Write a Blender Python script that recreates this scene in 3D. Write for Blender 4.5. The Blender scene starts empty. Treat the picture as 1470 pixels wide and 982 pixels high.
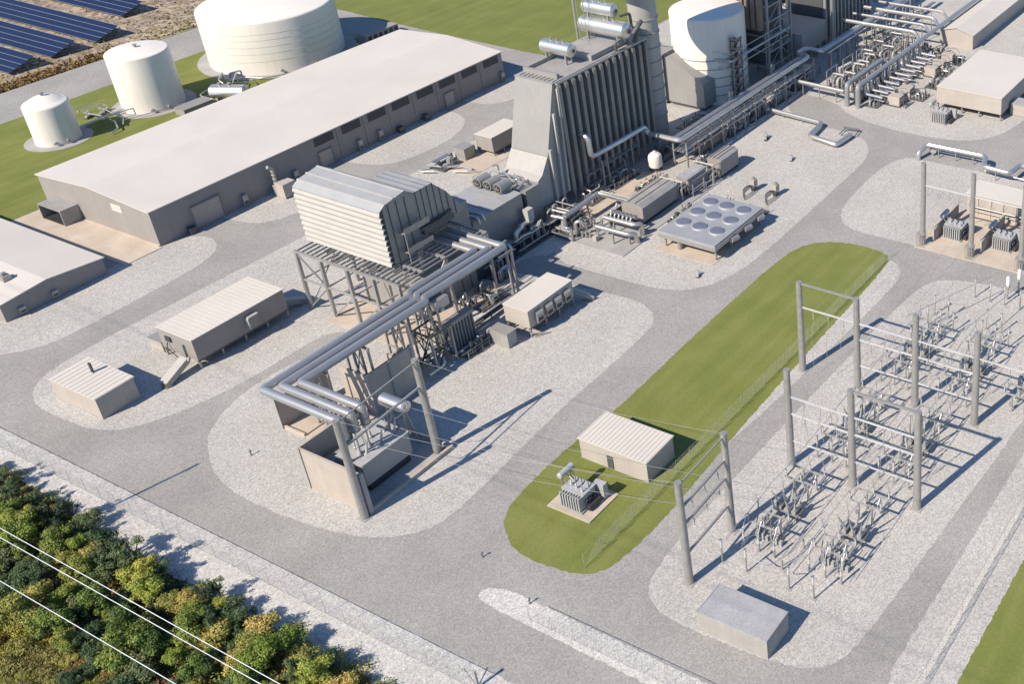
import bpy, math, random
from mathutils import Vector, Matrix
R=math.radians; PI=math.pi
random.seed(7)
SC=bpy.context.scene; COL=SC.collection
# ------------------------------------------------------------------ materials
MATS={}
def mat(name,col,rough=.6,metal=0.,var=.10,scale=.35,fine=.06,fscale=6.,streak=0.,bump=0.,spec=.4):
    """procedural surface: broad tone patches + fine grain (+ vertical weather streaks)"""
    m=bpy.data.materials.new(name); m.use_nodes=True; nt=m.node_tree; N=nt.nodes; L=nt.links
    b=N['Principled BSDF']; b.inputs['Roughness'].default_value=rough; b.inputs['Metallic'].default_value=metal
    b.inputs['Specular IOR Level'].default_value=spec
    g=N.new('ShaderNodeNewGeometry')
    def noise(s,vec,det=4):
        n=N.new('ShaderNodeTexNoise'); n.inputs['Scale'].default_value=s; n.inputs['Detail'].default_value=det; L.new(vec,n.inputs['Vector']); return n.outputs['Fac']
    def rng(fac,a):
        r=N.new('ShaderNodeMapRange'); r.inputs[1].default_value=.3; r.inputs[2].default_value=.7
        r.inputs[3].default_value=1-a; r.inputs[4].default_value=1+a; L.new(fac,r.inputs[0]); return r.outputs[0]
    def mul(a,c):
        k=N.new('ShaderNodeMath'); k.operation='MULTIPLY'; L.new(a,k.inputs[0]); L.new(c,k.inputs[1]); return k.outputs[0]
    pos=g.outputs['Position']
    f=mul(rng(noise(scale,pos),var),rng(noise(fscale,pos,2),fine))
    if streak:
        mp=N.new('ShaderNodeMapping'); mp.inputs['Scale'].default_value=(1.6,1.6,.12); L.new(pos,mp.inputs['Vector'])
        f=mul(f,rng(noise(1.0,mp.outputs['Vector'],5),streak))
    v=N.new('ShaderNodeVectorMath'); v.operation='SCALE'; v.inputs[0].default_value=col; L.new(f,v.inputs['Scale'])
    L.new(v.outputs[0],b.inputs['Base Color'])
    r2=N.new('ShaderNodeMath'); r2.operation='MULTIPLY_ADD'; L.new(f,r2.inputs[0]); r2.inputs[1].default_value=-.15; r2.inputs[2].default_value=rough+.15
    L.new(r2.outputs[0],b.inputs['Roughness'])
    if bump:
        bp=N.new('ShaderNodeBump'); bp.inputs['Strength'].default_value=bump; bp.inputs['Distance'].default_value=.05
        L.new(noise(fscale,pos,3),bp.inputs['Height']); L.new(bp.outputs[0],b.inputs['Normal'])
    MATS[name]=m; return m
def gravel(name,c0,c1,c2,cell=3.2,contrast=1.,patch=.10,bump=.5):
    m=bpy.data.materials.new(name); m.use_nodes=True; nt=m.node_tree; N=nt.nodes; L=nt.links
    b=N['Principled BSDF']; b.inputs['Roughness'].default_value=.95; b.inputs['Specular IOR Level'].default_value=.15
    g=N.new('ShaderNodeNewGeometry'); pos=g.outputs['Position']
    vo=N.new('ShaderNodeTexVoronoi'); vo.inputs['Scale'].default_value=cell; L.new(pos,vo.inputs['Vector'])
    sx=N.new('ShaderNodeSeparateColor'); L.new(vo.outputs['Color'],sx.inputs[0])
    n=N.new('ShaderNodeTexNoise'); n.inputs['Scale'].default_value=cell*.9; n.inputs['Detail'].default_value=6; n.inputs['Roughness'].default_value=.75; L.new(pos,n.inputs['Vector'])
    mx=N.new('ShaderNodeMix'); mx.data_type='FLOAT'; mx.inputs[0].default_value=.5; L.new(sx.outputs[0],mx.inputs[2]); L.new(n.outputs['Fac'],mx.inputs[3])
    cr=N.new('ShaderNodeValToRGB'); e=cr.color_ramp.elements; e[0].position=.5-.3*contrast**-1; e[0].color=(*c0,1); e[1].position=.5+.3*contrast**-1; e[1].color=(*c2,1)
    k=e.new(.5); k.color=(*c1,1); L.new(mx.outputs[0],cr.inputs[0])
    big=N.new('ShaderNodeTexNoise'); big.inputs['Scale'].default_value=.09; big.inputs['Detail'].default_value=5; L.new(pos,big.inputs['Vector'])
    mr=N.new('ShaderNodeMapRange'); mr.inputs[1].default_value=.3; mr.inputs[2].default_value=.7; mr.inputs[3].default_value=1-patch; mr.inputs[4].default_value=1+patch; L.new(big.outputs['Fac'],mr.inputs[0])
    v=N.new('ShaderNodeVectorMath'); v.operation='SCALE'; L.new(cr.outputs[0],v.inputs[0]); L.new(mr.outputs[0],v.inputs['Scale'])
    L.new(v.outputs[0],b.inputs['Base Color'])
    bp=N.new('ShaderNodeBump'); bp.inputs['Strength'].default_value=bump; bp.inputs['Distance'].default_value=.08; L.new(mx.outputs[0],bp.inputs['Height']); L.new(bp.outputs[0],b.inputs['Normal'])
    MATS[name]=m; return m
def lawnmat(name,ca,cb,cc,stripe=.0):
    m=bpy.data.materials.new(name); m.use_nodes=True; nt=m.node_tree; N=nt.nodes; L=nt.links
    b=N['Principled BSDF']; b.inputs['Roughness'].default_value=.9; b.inputs['Specular IOR Level'].default_value=.1
    g=N.new('ShaderNodeNewGeometry'); pos=g.outputs['Position']
    mp=N.new('ShaderNodeMapping'); mp.inputs['Scale'].default_value=(.05,.45,1); L.new(pos,mp.inputs['Vector'])
    n1=N.new('ShaderNodeTexNoise'); n1.inputs['Scale'].default_value=1.; n1.inputs['Detail'].default_value=5; L.new(mp.outputs[0],n1.inputs['Vector'])
    n2=N.new('ShaderNodeTexNoise'); n2.inputs['Scale'].default_value=2.6; n2.inputs['Detail'].default_value=5; n2.inputs['Roughness'].default_value=.7; L.new(pos,n2.inputs['Vector'])
    n3=N.new('ShaderNodeTexNoise'); n3.inputs['Scale'].default_value=.16; n3.inputs['Detail'].default_value=3; L.new(pos,n3.inputs['Vector'])
    a=N.new('ShaderNodeMath'); a.operation='MULTIPLY_ADD'; L.new(n1.outputs['Fac'],a.inputs[0]); a.inputs[1].default_value=.35
    a2=N.new('ShaderNodeMath'); a2.operation='MULTIPLY'; L.new(n2.outputs['Fac'],a2.inputs[0]); a2.inputs[1].default_value=.4; L.new(a2.outputs[0],a.inputs[2])
    a3=N.new('ShaderNodeMath'); a3.operation='MULTIPLY_ADD'; L.new(n3.outputs['Fac'],a3.inputs[0]); a3.inputs[1].default_value=.3; L.new(a.outputs[0],a3.inputs[2])
    cr=N.new('ShaderNodeValToRGB'); e=cr.color_ramp.elements; e[0].position=.36; e[0].color=(*ca,1); e[1].position=.68; e[1].color=(*cc,1); k=e.new(.52); k.color=(*cb,1)
    L.new(a3.outputs[0],cr.inputs[0]); L.new(cr.outputs[0],b.inputs['Base Color'])
    bp=N.new('ShaderNodeBump'); bp.inputs['Strength'].default_value=.5; bp.inputs['Distance'].default_value=.1; L.new(n2.outputs['Fac'],bp.inputs['Height']); L.new(bp.outputs[0],b.inputs['Normal'])
    MATS[name]=m; return m
def leafmat(name,cols):
    """leaves: tone changes from clump to clump (world-space noise) and from plant to plant"""
    m=bpy.data.materials.new(name); m.use_nodes=True; nt=m.node_tree; N=nt.nodes; L=nt.links
    b=N['Principled BSDF']; b.inputs['Roughness'].default_value=.7; b.inputs['Specular IOR Level'].default_value=.2
    g=N.new('ShaderNodeNewGeometry'); oi=N.new('ShaderNodeObjectInfo')
    n=N.new('ShaderNodeTexNoise'); n.inputs['Scale'].default_value=1.1; n.inputs['Detail'].default_value=5; n.inputs['Roughness'].default_value=.65; L.new(g.outputs['Position'],n.inputs['Vector'])
    a=N.new('ShaderNodeMath'); a.operation='MULTIPLY_ADD'; L.new(oi.outputs['Random'],a.inputs[0]); a.inputs[1].default_value=.34; a.inputs[2].default_value=-.17
    c=N.new('ShaderNodeMath'); c.operation='ADD'; L.new(a.outputs[0],c.inputs[0]); L.new(n.outputs['Fac'],c.inputs[1])
    cr=N.new('ShaderNodeValToRGB'); e=cr.color_ramp.elements
    while len(e)<len(cols): e.new(.5)
    for i,k in enumerate(cols): e[i].position=.25+.5*i/(len(cols)-1); e[i].color=(*k,1)
    L.new(c.outputs[0],cr.inputs[0]); L.new(cr.outputs[0],b.inputs['Base Color'])
    MATS[name]=m; return m
def solarmat(name):
    m=bpy.data.materials.new(name); m.use_nodes=True; nt=m.node_tree; N=nt.nodes; L=nt.links
    b=N['Principled BSDF']; b.inputs['Roughness'].default_value=.25; b.inputs['Base Color'].default_value=(.010,.014,.045,1)
    MATS[name]=m; return m
M=MATS
gravel('yard_gravel',(.272,.262,.249),(.380,.368,.351),(.500,.486,.465),cell=6.5,contrast=1.,patch=.07,bump=.4)
gravel('white_gravel',(.315,.307,.295),(.435,.425,.408),(.58,.568,.546),cell=6.,contrast=1.,patch=.08,bump=.4)
gravel('road_gravel',(.218,.212,.204),(.272,.265,.255),(.332,.324,.313),cell=7,contrast=1.1,patch=.11,bump=.4)
lawnmat('lawn_grass',(.118,.138,.036),(.150,.170,.048),(.198,.202,.075))
lawnmat('field_grass',(.115,.135,.040),(.142,.163,.048),(.175,.19,.066))
lawnmat('meadow',(.16,.14,.04),(.30,.28,.06),(.42,.38,.08))
gravel('bare_soil',(.13,.10,.075),(.27,.215,.165),(.40,.34,.28),cell=.9,patch=.25)
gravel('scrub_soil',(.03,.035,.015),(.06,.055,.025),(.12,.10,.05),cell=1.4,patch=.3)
mat('concrete_tan',(.42,.36,.30),.9,var=.12,scale=.25,fine=.08,streak=0,bump=.1)
mat('concrete_wall',(.37,.325,.285),.85,var=.06,scale=.5,streak=.045)
mat('concrete_grey',(.30,.295,.29),.9,var=.12,scale=.3)
mat('wall_panel',(.26,.24,.225),.7,var=.05,scale=.25,streak=.04)
mat('wall_beige',(.37,.335,.30),.7,var=.05,scale=.3,streak=.035)
mat('roof_white',(.51,.477,.437),.65,var=.04,scale=.12,fine=.02,fscale=2)
mat('roof_grey',(.30,.30,.315),.8,var=.10,scale=.4,fine=.10,fscale=4)
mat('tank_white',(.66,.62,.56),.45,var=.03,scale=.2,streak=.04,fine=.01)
mat('steel_grey',(.30,.295,.285),.55,metal=.15,var=.10,scale=.4,streak=.08)
mat('cladding',(.29,.283,.272),.5,metal=.25,var=.05,scale=.3,streak=.03)
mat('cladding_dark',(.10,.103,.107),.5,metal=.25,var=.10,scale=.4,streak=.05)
mat('louvre_white',(.39,.377,.355),.5,var=.05,scale=.4,fine=.03)
mat('galvanised',(.34,.333,.32),.42,metal=.45,var=.10,scale=1.2,fine=.05)
mat('aluminium',(.64,.63,.61),.34,metal=.85,var=.07,scale=.8,fine=.04)
mat('pipe_lagging',(.50,.495,.49),.36,metal=.75,var=.08,scale=.7,fine=.05)
mat('duct_paint',(.40,.40,.405),.36,metal=.6,var=.06,scale=.6)
mat('dark_metal',(.06,.06,.065),.5,metal=.4,var=.2,scale=1)
mat('window_dark',(.05,.055,.065),.35,metal=.2,var=.1,scale=1)
mat('door_beige',(.40,.35,.31),.6,var=.06)
mat('porcelain',(.38,.378,.372),.3,var=.05)
mat('fan_blue',(.125,.145,.205),.65,metal=.1,var=.12,scale=1.)
mat('transformer_grey',(.36,.365,.365),.5,metal=.1,var=.08,scale=.8,streak=.08)
mat('wire_grey',(.45,.45,.46),.4,metal=.6)
mat('wire_bright',(.80,.80,.80),.35,metal=.3)
mat('beam_galvanised',(.56,.555,.55),.4,metal=.3)
mat('roof_blue_grey',(.30,.308,.318),.6,metal=.05,var=.06,scale=.4,streak=0)
mat('brown_panel',(.22,.17,.14),.7,var=.2,scale=1)
mat('bark',(.10,.075,.055),.9,var=.3,scale=3)
mat('fence_steel',(.36,.36,.355),.5,metal=.2)
mat('hydrant_red',(.20,.19,.19),.5)
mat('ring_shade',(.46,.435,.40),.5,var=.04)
mat('stack_grey',(.37,.365,.355),.5,metal=.2,var=.05,scale=.3,streak=.03)
solarmat('solar_glass'); mat('solar_frame',(.55,.56,.58),.35,metal=.7)
leafmat('leaf_green',[(0.045, 0.077, 0.02), (0.108, 0.163, 0.035), (0.195, 0.233, 0.051), (0.269, 0.257, 0.066)])
leafmat('leaf_yellow',[(0.095, 0.133, 0.036), (0.22, 0.236, 0.062), (0.378, 0.331, 0.092), (0.461, 0.323, 0.106)])
leafmat('leaf_dark',[(0.027, 0.05, 0.027), (0.055, 0.095, 0.044), (0.098, 0.14, 0.061), (0.165, 0.183, 0.087)])
leafmat('leaf_bright',[(0.104, 0.153, 0.028), (0.185, 0.246, 0.044), (0.3, 0.327, 0.062), (0.43, 0.369, 0.088)])
leafmat('leaf_rust',[(0.078, 0.063, 0.026), (0.17, 0.135, 0.043), (0.246, 0.172, 0.065), (0.23, 0.127, 0.081)])
leafmat('leaf_straw',[(.14,.115,.045),(.21,.19,.06),(.26,.25,.07),(.22,.27,.06)])
leafmat('leaf_lime',[(.22,.20,.05),(.36,.35,.06),(.48,.44,.07),(.40,.46,.07)])
# ------------------------------------------------------------------ mesh builder
EACH=set('leg foot post pilaster column support saddle brace stack_band nozzle valve riser equipment_box plinth bracket beam cross_beam floor_beam top_beam tie_beam main_beam landing flight manhole pump bar foundation rear_leg conservator_leg fin_header side_beam stringer arrester leg_frame kerb_channel fan_guard walkway_rail header radiator side_cabinet box panel duct_section oil_pump wall_hatch control_cabinet'.split())
class MB:
    def __init__(s,o=(0,0,0),rz=0.):
        s.v=[];s.f=[];s.k=[];s.o=o;s.c=math.cos(rz);s.s=math.sin(rz)
    def add(s,vs,fs):
        n=len(s.v); s.k.append((n,len(s.f)))
        for x,y,z in vs: s.v.append((s.o[0]+x*s.c-y*s.s,s.o[1]+x*s.s+y*s.c,s.o[2]+z))
        for f in fs: s.f.append([i+n for i in f])
        return s
    def box(s,x0,x1,y0,y1,z0,z1):
        return s.add([(x0,y0,z0),(x1,y0,z0),(x1,y1,z0),(x0,y1,z0),(x0,y0,z1),(x1,y0,z1),(x1,y1,z1),(x0,y1,z1)],
            [(0,3,2,1),(4,5,6,7),(0,1,5,4),(1,2,6,5),(2,3,7,6),(3,0,4,7)])
    def prism(s,poly,ax,a0,a1):
        """polygon in the plane across axis ax, extruded a0..a1 ('x': (y,z); 'y': (x,z); 'z': (x,y))"""
        def P(p,a): return (a,p[0],p[1]) if ax=='x' else ((p[0],a,p[1]) if ax=='y' else (p[0],p[1],a))
        n=len(poly); vs=[P(p,a0) for p in poly]+[P(p,a1) for p in poly]
        return s.add(vs,[list(range(n))[::-1],list(range(n,2*n))]+[(i,(i+1)%n,n+(i+1)%n,n+i) for i in range(n)])
    def bar(s,p,q,w,h=None):
        h=h or w; p=Vector(p);q=Vector(q);d=(q-p).normalized()
        u=Vector((0,0,1)).cross(d)
        if u.length<.05: u=Vector((1,0,0))
        u.normalize(); t=d.cross(u); u=u*w/2; t=t*h/2
        vs=[p-u-t,p+u-t,p+u+t,p-u+t,q-u-t,q+u-t,q+u+t,q-u+t]
        return s.add([tuple(a) for a in vs],[(0,3,2,1),(4,5,6,7),(0,1,5,4),(1,2,6,5),(2,3,7,6),(3,0,4,7)])
    def tube(s,pts,r,n=8,fil=0.,cap=True):
        P=[Vector(p) for p in pts]
        if fil and len(P)>2:
            Q=[P[0]]
            for i in range(1,len(P)-1):
                a=(P[i-1]-P[i]);b=(P[i+1]-P[i]);k=min(fil,a.length*.49,b.length*.49)
                A=P[i]+a.normalized()*k;B=P[i]+b.normalized()*k
                for t in (0,.25,.5,.75,1.): Q.append(A*(1-t)**2+P[i]*2*t*(1-t)+B*t*t)
            Q.append(P[-1]);P=Q
        d0=(P[1]-P[0]).normalized(); u=d0.orthogonal().normalized(); vs=[]
        rr=r if isinstance(r,(list,tuple)) else [r]*len(P)
        for i,p in enumerate(P):
            a=(P[i]-P[i-1]).normalized() if i else d0
            b=(P[i+1]-P[i]).normalized() if i<len(P)-1 else a
            t=(a+b); t=t.normalized() if t.length>1e-6 else a
            u=(u-t*u.dot(t)); u=u.normalized() if u.length>1e-6 else t.orthogonal().normalized(); w=t.cross(u)
            k=1/max(.5,a.dot(t)) if i and i<len(P)-1 else 1
            for j in range(n):
                g=2*PI*j/n; vs.append(tuple(p+(u*math.cos(g)+w*math.sin(g))*rr[i]))
        fs=[(i*n+j,i*n+(j+1)%n,(i+1)*n+(j+1)%n,(i+1)*n+j) for i in range(len(P)-1) for j in range(n)]
        if cap: fs+=[list(range(n))[::-1],[(len(P)-1)*n+j for j in range(n)]]
        return s.add(vs,fs)
    def cyl(s,p,q,r0,r1=None,n=12): return s.tube([p,q],[r0,r0 if r1 is None else r1],n)
    def lathe(s,c,prof,n=32):
        vs=[];fs=[];m=len(prof)
        for r,z in prof:
            for j in range(n): vs.append((c[0]+r*math.cos(2*PI*j/n),c[1]+r*math.sin(2*PI*j/n),c[2]+z))
        for i in range(m-1):
            for j in range(n): fs.append((i*n+j,i*n+(j+1)%n,(i+1)*n+(j+1)%n,(i+1)*n+j))
        if prof[0][0]>1e-4: fs.append(list(range(n))[::-1])
        if prof[-1][0]>1e-4: fs.append([(m-1)*n+j for j in range(n)])
        return s.add(vs,fs)
    def vessel(s,p,q,r,n=20,dome=.35):
        """cylinder with dished heads from p to q"""
        p=Vector(p);q=Vector(q);d=(q-p).normalized(); L=(q-p).length
        ks=[(0,.02),(.12,.5),(.35,.8),(1,1)]
        pts=[];rr=[]
        for a,b in ks: pts.append(p+d*(r*dome*a)); rr.append(r*b)
        for a,b in ks[::-1]: pts.append(q-d*(r*dome*a)); rr.append(r*b)
        return s.tube(pts,rr,n)
    def build(s,name,m,parent=None,smooth=True,loc=None):
        if parent is not None and len(s.k)>1 and name in EACH:      # countable pieces: one object each
            o=None
            for i,(v0,f0) in enumerate(s.k):
                v1,f1=s.k[i+1] if i+1<len(s.k) else (len(s.v),len(s.f))
                b=MB(); b.v=s.v[v0:v1]; b.f=[[j-v0 for j in f] for f in s.f[f0:f1]]; o=b.build(name,m,parent,smooth,loc)
            return o
        me=bpy.data.meshes.new(name); o=bpy.data.objects.new(name,me)
        if parent is not None:
            o.parent=parent; L=Vector((0,0,0)); k=parent
            while k: L+=k.location; k=k.parent
        else:
            L=Vector(loc) if loc is not None else Vector((0,0,0)); o.location=L
        me.from_pydata([(a[0]-L.x,a[1]-L.y,a[2]-L.z) for a in s.v],[],s.f); me.update()
        if smooth:
            me.polygons.foreach_set('use_smooth',[True]*len(me.polygons)); me.set_sharp_from_angle(angle=R(32))
        me.materials.append(M[m] if isinstance(m,str) else m); COL.objects.link(o); return o
def tag(o,label,cat,group=None,kind=None):
    if label:o['label']=label
    if cat:o['category']=cat
    if group:o['group']=group
    if kind:o['kind']=kind
    return o
def thing(name,label,cat,loc,group=None):
    o=bpy.data.objects.new(name,None); o.empty_display_size=.5; COL.objects.link(o); o.location=loc
    return tag(o,label,cat,group)
def single(name,label,cat,mb,m,loc,group=None,smooth=True): return tag(mb.build(name,m,None,smooth,loc),label,cat,group)
def struct(name,mb,m,smooth=False): return tag(mb.build(name,m,None,smooth),None,None,None,'structure')
def dup(root,loc,label=None,rz=0.):
    r=root.copy(); COL.objects.link(r); r.location=loc; r.rotation_euler=(0,0,rz)
    if label: r['label']=label
    for ch in list(root.children):
        c=ch.copy(); COL.objects.link(c); c.parent=r
        for g in list(ch.children):
            d=g.copy(); COL.objects.link(d); d.parent=c
    return r
def smoothpoly(pts,it=2,keep=()):
    """round the corners of an outline (Chaikin)"""
    for _ in range(it):
        q=[]
        for i in range(len(pts)):
            a=pts[i];b=pts[(i+1)%len(pts)]
            q.append((a[0]*.75+b[0]*.25,a[1]*.75+b[1]*.25)); q.append((a[0]*.25+b[0]*.75,a[1]*.25+b[1]*.75))
        pts=q
    return pts
def rough_edge(pts,step=.45,amp=.13):
    """a gravel or turf edge is never a clean line"""
    q=[]
    for i in range(len(pts)):
        a=pts[i];b=pts[(i+1)%len(pts)];L=math.hypot(b[0]-a[0],b[1]-a[1]);k=max(1,int(L/step))
        if L<1e-6: continue
        nx,ny=-(b[1]-a[1])/L,(b[0]-a[0])/L
        for j in range(k):
            t=j/k;e=random.uniform(-amp,amp); q.append((a[0]+(b[0]-a[0])*t+nx*e,a[1]+(b[1]-a[1])*t+ny*e))
    return q
def sheet(name,pts,z,m,rough=True,amp=.10):
    from mathutils.geometry import tessellate_polygon
    if rough: pts=rough_edge(pts,.35,amp)
    tri=tessellate_polygon([[Vector((x,y,0)) for x,y in pts]])
    mb=MB(); mb.add([(x,y,z) for x,y in pts],[])
    for t in tri:
        a,b,c=[pts[i] for i in t]
        cr=(b[0]-a[0])*(c[1]-a[1])-(b[1]-a[1])*(c[0]-a[0])
        mb.f.append(list(t) if cr>0 else list(t)[::-1])
    return struct(name,mb,m)
# ------------------------------------------------------------------ ground, roads, beds
g=MB(); g.add([(-900,-900,-.06),(1600,-900,-.06),(1600,1600,-.06),(-900,1600,-.06)],[(0,1,2,3)]); struct('ground',g,'field_grass')
sheet('road',[(52.4,-120),(520,-120),(520,279.5),(52.4,279.5)],0,'road_gravel',rough=False)
Z1=.005
sheet('gravel_bed',smoothpoly([(58,161),(58.2,155),(58.4,149),(61,144.2),(70,140.6),(80,139.8),(90,139.9),(90.2,130),(113.5,128),(120,128),(121,124),(190,122),(250,122),(320,140),(320,177),(178,177),(172,168.6),(135,169.4),(110,166.9),(80,168),(66,168),(60.5,166)]),Z1,'yard_gravel')
sheet('gravel_bed',smoothpoly([(63,132),(66,135.4),(72,138),(80,138.2),(88.5,135),(92,133),(113.4,132),(115,122),(116.2,109),(116.8,103),(114.6,98.2),(110.6,96.4),(90,96),(76,94.6),(66,93.8),(61.5,98.6),(59.6,106),(58.9,114),(59,122),(60.3,127)]),.010,'yard_gravel')
sheet('gravel_bed',smoothpoly([(120.2,128),(120.3,110),(121,101),(124,96.2),(131,93.6),(140,93.2),(165,93.9),(177,94.2),(183.5,97),(186.3,102),(186.6,112),(189,119),(196,124),(196,130),(150,130)]),.010,'yard_gravel')
sheet('gravel_bed',smoothpoly([(200,126),(198.6,113),(194,107.5),(191.9,99.5),(191.4,90),(193,80),(198.6,75.2),(209,73),(240,72),(330,72),(330,126)]),.010,'yard_gravel')
sheet('gravel_bed',smoothpoly([(155.6,88.4),(152.5,86),(151.3,82),(151.8,74),(151.3,20),(182,18),(182.4,85),(180,89.4),(170,90.3),(160,89.4)]),Z1,'yard_gravel')
sheet('gravel_bed',smoothpoly([(71,66.6),(68.2,64.3),(67.2,60.5),(67.4,50),(68.2,44.4),(70.4,41.6),(75,40.6),(95,39.6),(117,38.4),(140,38.4),(145,41),(146,50),(145.8,57),(144,63.6),(138.6,65.8),(110,66.7),(81,67.3)]),Z1,'yard_gravel')
sheet('gravel_bed',smoothpoly([(146,74),(145,71.6),(143,69.9),(138,69),(112,70.2),(96,71.2),(86,72.6),(80,74)]),Z1,'yard_gravel')
sheet('gravel_bed',smoothpoly([(60,82.2),(61.6,82.2),(62.5,80),(62.6,76),(62.2,53),(61.6,20),(58,20),(59.4,58),(59.7,78)]),Z1,'white_gravel')
sheet('gravel_bed',[(72.3,36.2),(110,36),(300,35.6),(300,29.2),(74,29),(66,27),(60,20),(57,20),(64,31),(69,35)],Z1,'yard_gravel')
sheet('gravel_bed',smoothpoly([(56,180),(62,178.8),(66,174.6),(71,173.6),(90,174.2),(95.4,175.4),(98.4,178),(99.6,182),(97,186),(93.4,187),(80,187),(56,187)]),Z1,'yard_gravel')
sheet('gravel_bed',smoothpoly([(105,184),(105.6,179.4),(107.5,176.8),(111.6,175.4),(119,175.2),(125,177.6),(127.6,182),(127,187),(105,187)]),Z1,'yard_gravel')
sheet('gravel_bed',smoothpoly([(130.2,185),(131.4,179.4),(133.5,175.6),(139,173.8),(147,173.7),(152,175.2),(156,178.2),(157.4,182),(157,187),(131,187)]),Z1,'yard_gravel')
sheet('gravel_bed',smoothpoly([(163,185),(163.2,180),(167,176.6),(176,176.3),(179,180),(179,187),(163,187)]),Z1,'yard_gravel')
sheet('gravel_bed',rough_edge([(53.2,260),(53.2,74),(53.0,20),(43,20),(43.5,83),(44.6,100),(44.6,123),(45.6,156),(45.6,260)],.5,.10),Z1,'white_gravel',rough=False)
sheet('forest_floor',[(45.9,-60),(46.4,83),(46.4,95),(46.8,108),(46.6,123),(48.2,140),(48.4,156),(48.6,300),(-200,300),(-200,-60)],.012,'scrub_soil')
sheet('meadow',smoothpoly([(35.5,140),(36.6,131),(35.4,124),(35.8,117),(34.2,110),(34.6,104),(32,98),(28,90),(0,90),(0,150)]),.020,'meadow')
sheet('lawn',smoothpoly([(69,86),(71,88.4),(75,89.4),(84,89.9),(93,89),(113,89.8),(136,90),(142.6,89),(146,86),(147.6,81),(147.4,76),(146,73),(130,72.6),(115,72.3),(95,71.6),(80,70.6),(72,71),(68.4,72.4),(67.2,77),(67.2,83)]),.014,'lawn_grass')
sheet('lawn',[(30,218.5),(60,218.3),(93,217.9),(178,217.6),(178.6,228),(180,240),(181,263.6),(120,262.6),(30,262)],.010,'lawn_grass')
sheet('lawn',smoothpoly([(191.3,181),(194,178),(215,177.3),(700,178),(900,900),(196,900),(193,262),(191.3,235)],1),.010,'field_grass')
sheet('lawn',[(73.4,29.4),(110,29.4),(300,29.2),(300,-120),(73,-120),(62,15)],.010,'lawn_grass')
sheet('bare_ground',[(-60,280.4),(520,279),(520,900),(-60,900)],.010,'bare_soil')
def slab(x0,x1,y0,y1,h=.12,m='concrete_tan'): return struct('concrete_pad',MB().box(x0,x1,y0,y1,-.05,h),m)
slab(86.8,93.35,185.4,217.6)                       # apron before the warehouse gable
slab(90.6,113.5,124.2,142.5,.08)                   # turbine pad
slab(70.4,90.4,117.0,126.6,.10)                    # generator breaker pad
slab(74.8,80.4,78.2,84.8,.18); slab(151.2,166.4,52.6,71.6,.10)
slab(130.6,146.8,98.6,110.4,.08); slab(132.2,176,126.4,143.4,.06); slab(113.7,131.5,130.5,144.5,.07)
slab(126.2,132.1,113.6,125.2,.16,'concrete_grey'); slab(132.2,165.6,114.3,121.6,.14,'concrete_grey')
M['wall_hut']=mat('wall_hut',(.30,.285,.265),.85,var=.06,scale=.5,streak=.05)
for x0,x1,y0,y1 in ((109,121,155,162),(136.5,147,157.5,165.5)): slab(x0,x1,y0,y1,.07)
for c,r in (((111.5,244.5),6.0),((131.7,244.3),8.1),((164.3,246.2),17.2)):
    struct('concrete_pad',MB().lathe((c[0],c[1],-.05),[(r,0),(r,.11),(0,.11)],64),'concrete_grey')
# ------------------------------------------------------------------ buildings
def hvac(name,label,x,y,z,w,h,group,d=.75):
    """wall air conditioner on a wall facing -y: casing, hood, grille"""
    t=thing(name,label,'air conditioner',(x,y,z),group)
    t0=t; t=MB().box(x-w/2,x+w/2,y-d,y-.003,z,z+h).build('casing','galvanised',t)
    b=MB()
    for k in range(5): b.box(x-w*.38,x+w*.38,y-d-.035,y-d-.003,z+h*(.12+.07*k),z+h*(.16+.07*k))
    b.build('grille','dark_metal',t)
    MB().prism([(y-d-.01,z+h),(y-d-.16,z+h-.25),(y-d-.01,z+h-.25)],'x',x-w*.42,x+w*.42).build('hood','louvre_white',t)
    return t0
wh=thing('warehouse','long grey warehouse with a wide white low gabled roof','building',(134.7,201.5,0))
e,rg,Y0,Y1,X0,X1=6.6,7.7,186.,217.,93.4,176.
MB().prism([(Y0,0),(Y1,0),(Y1,e),(202,rg-.03),(Y0,e)],'x',X0,X1).build('wall','wall_panel',wh,False)
MB().prism([(Y0-.25,e-.02),(202,rg-.02),(Y1+.25,e-.02),(Y1+.25,e+.16),(202,rg+.16),(Y0-.25,e+.16)],'x',X0-.25,X1+.25).build('roof','roof_white',wh,False)
b=MB()
for x in (131.2,137.6,143.8,150.1,156.5,162.9,169.1): b.box(x,x+.5,Y0-.12,Y0-.004,0,e-.05)
b.build('pilaster','wall_panel',wh,False)
for k,x in enumerate((126.1,132.5,138.8,144.9,151.4,157.6,164.,170.4)):
    w=MB().box(x,x+4.35,Y0-.05,Y0-.004,4.7,6.25).build('window','window_dark',wh,False)
    f=MB()
    for zz in (4.66,6.25): f.box(x-.06,x+4.41,Y0-.09,Y0-.052,zz,zz+.06)
    for i in range(7): f.box(x-.03+i*.72,x+.03+i*.72,Y0-.085,Y0-.052,4.72,6.25)
    for i in range(4): f.box(x,x+4.35,Y0-.075,Y0-.052,4.98+.3*i,5.02+.3*i)
    f.build('frame','cladding_dark',w,False)
for x0,x1,h in ((100.2,105.6,4.05),(126.4,129.3,3.1),(158.3,161.,3.)):
    d=MB().box(x0,x1,Y0-.06,Y0-.004,.02,h); 
    for i in range(int(h/.45)): d.box(x0+.05,x1-.05,Y0-.085,Y0-.062,.1+.45*i,.40+.45*i)
    dd=d.build('roller_door','door_beige',wh,False)
    MB().box(x0-.18,x0-.003,Y0-.3,Y0-.004,0,h+.16).box(x1+.003,x1+.18,Y0-.3,Y0-.004,0,h+.16).box(x0-.18,x1+.18,Y0-.3,Y0-.004,h+.163,h+.32).build('frame','wall_panel',dd,False)
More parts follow.
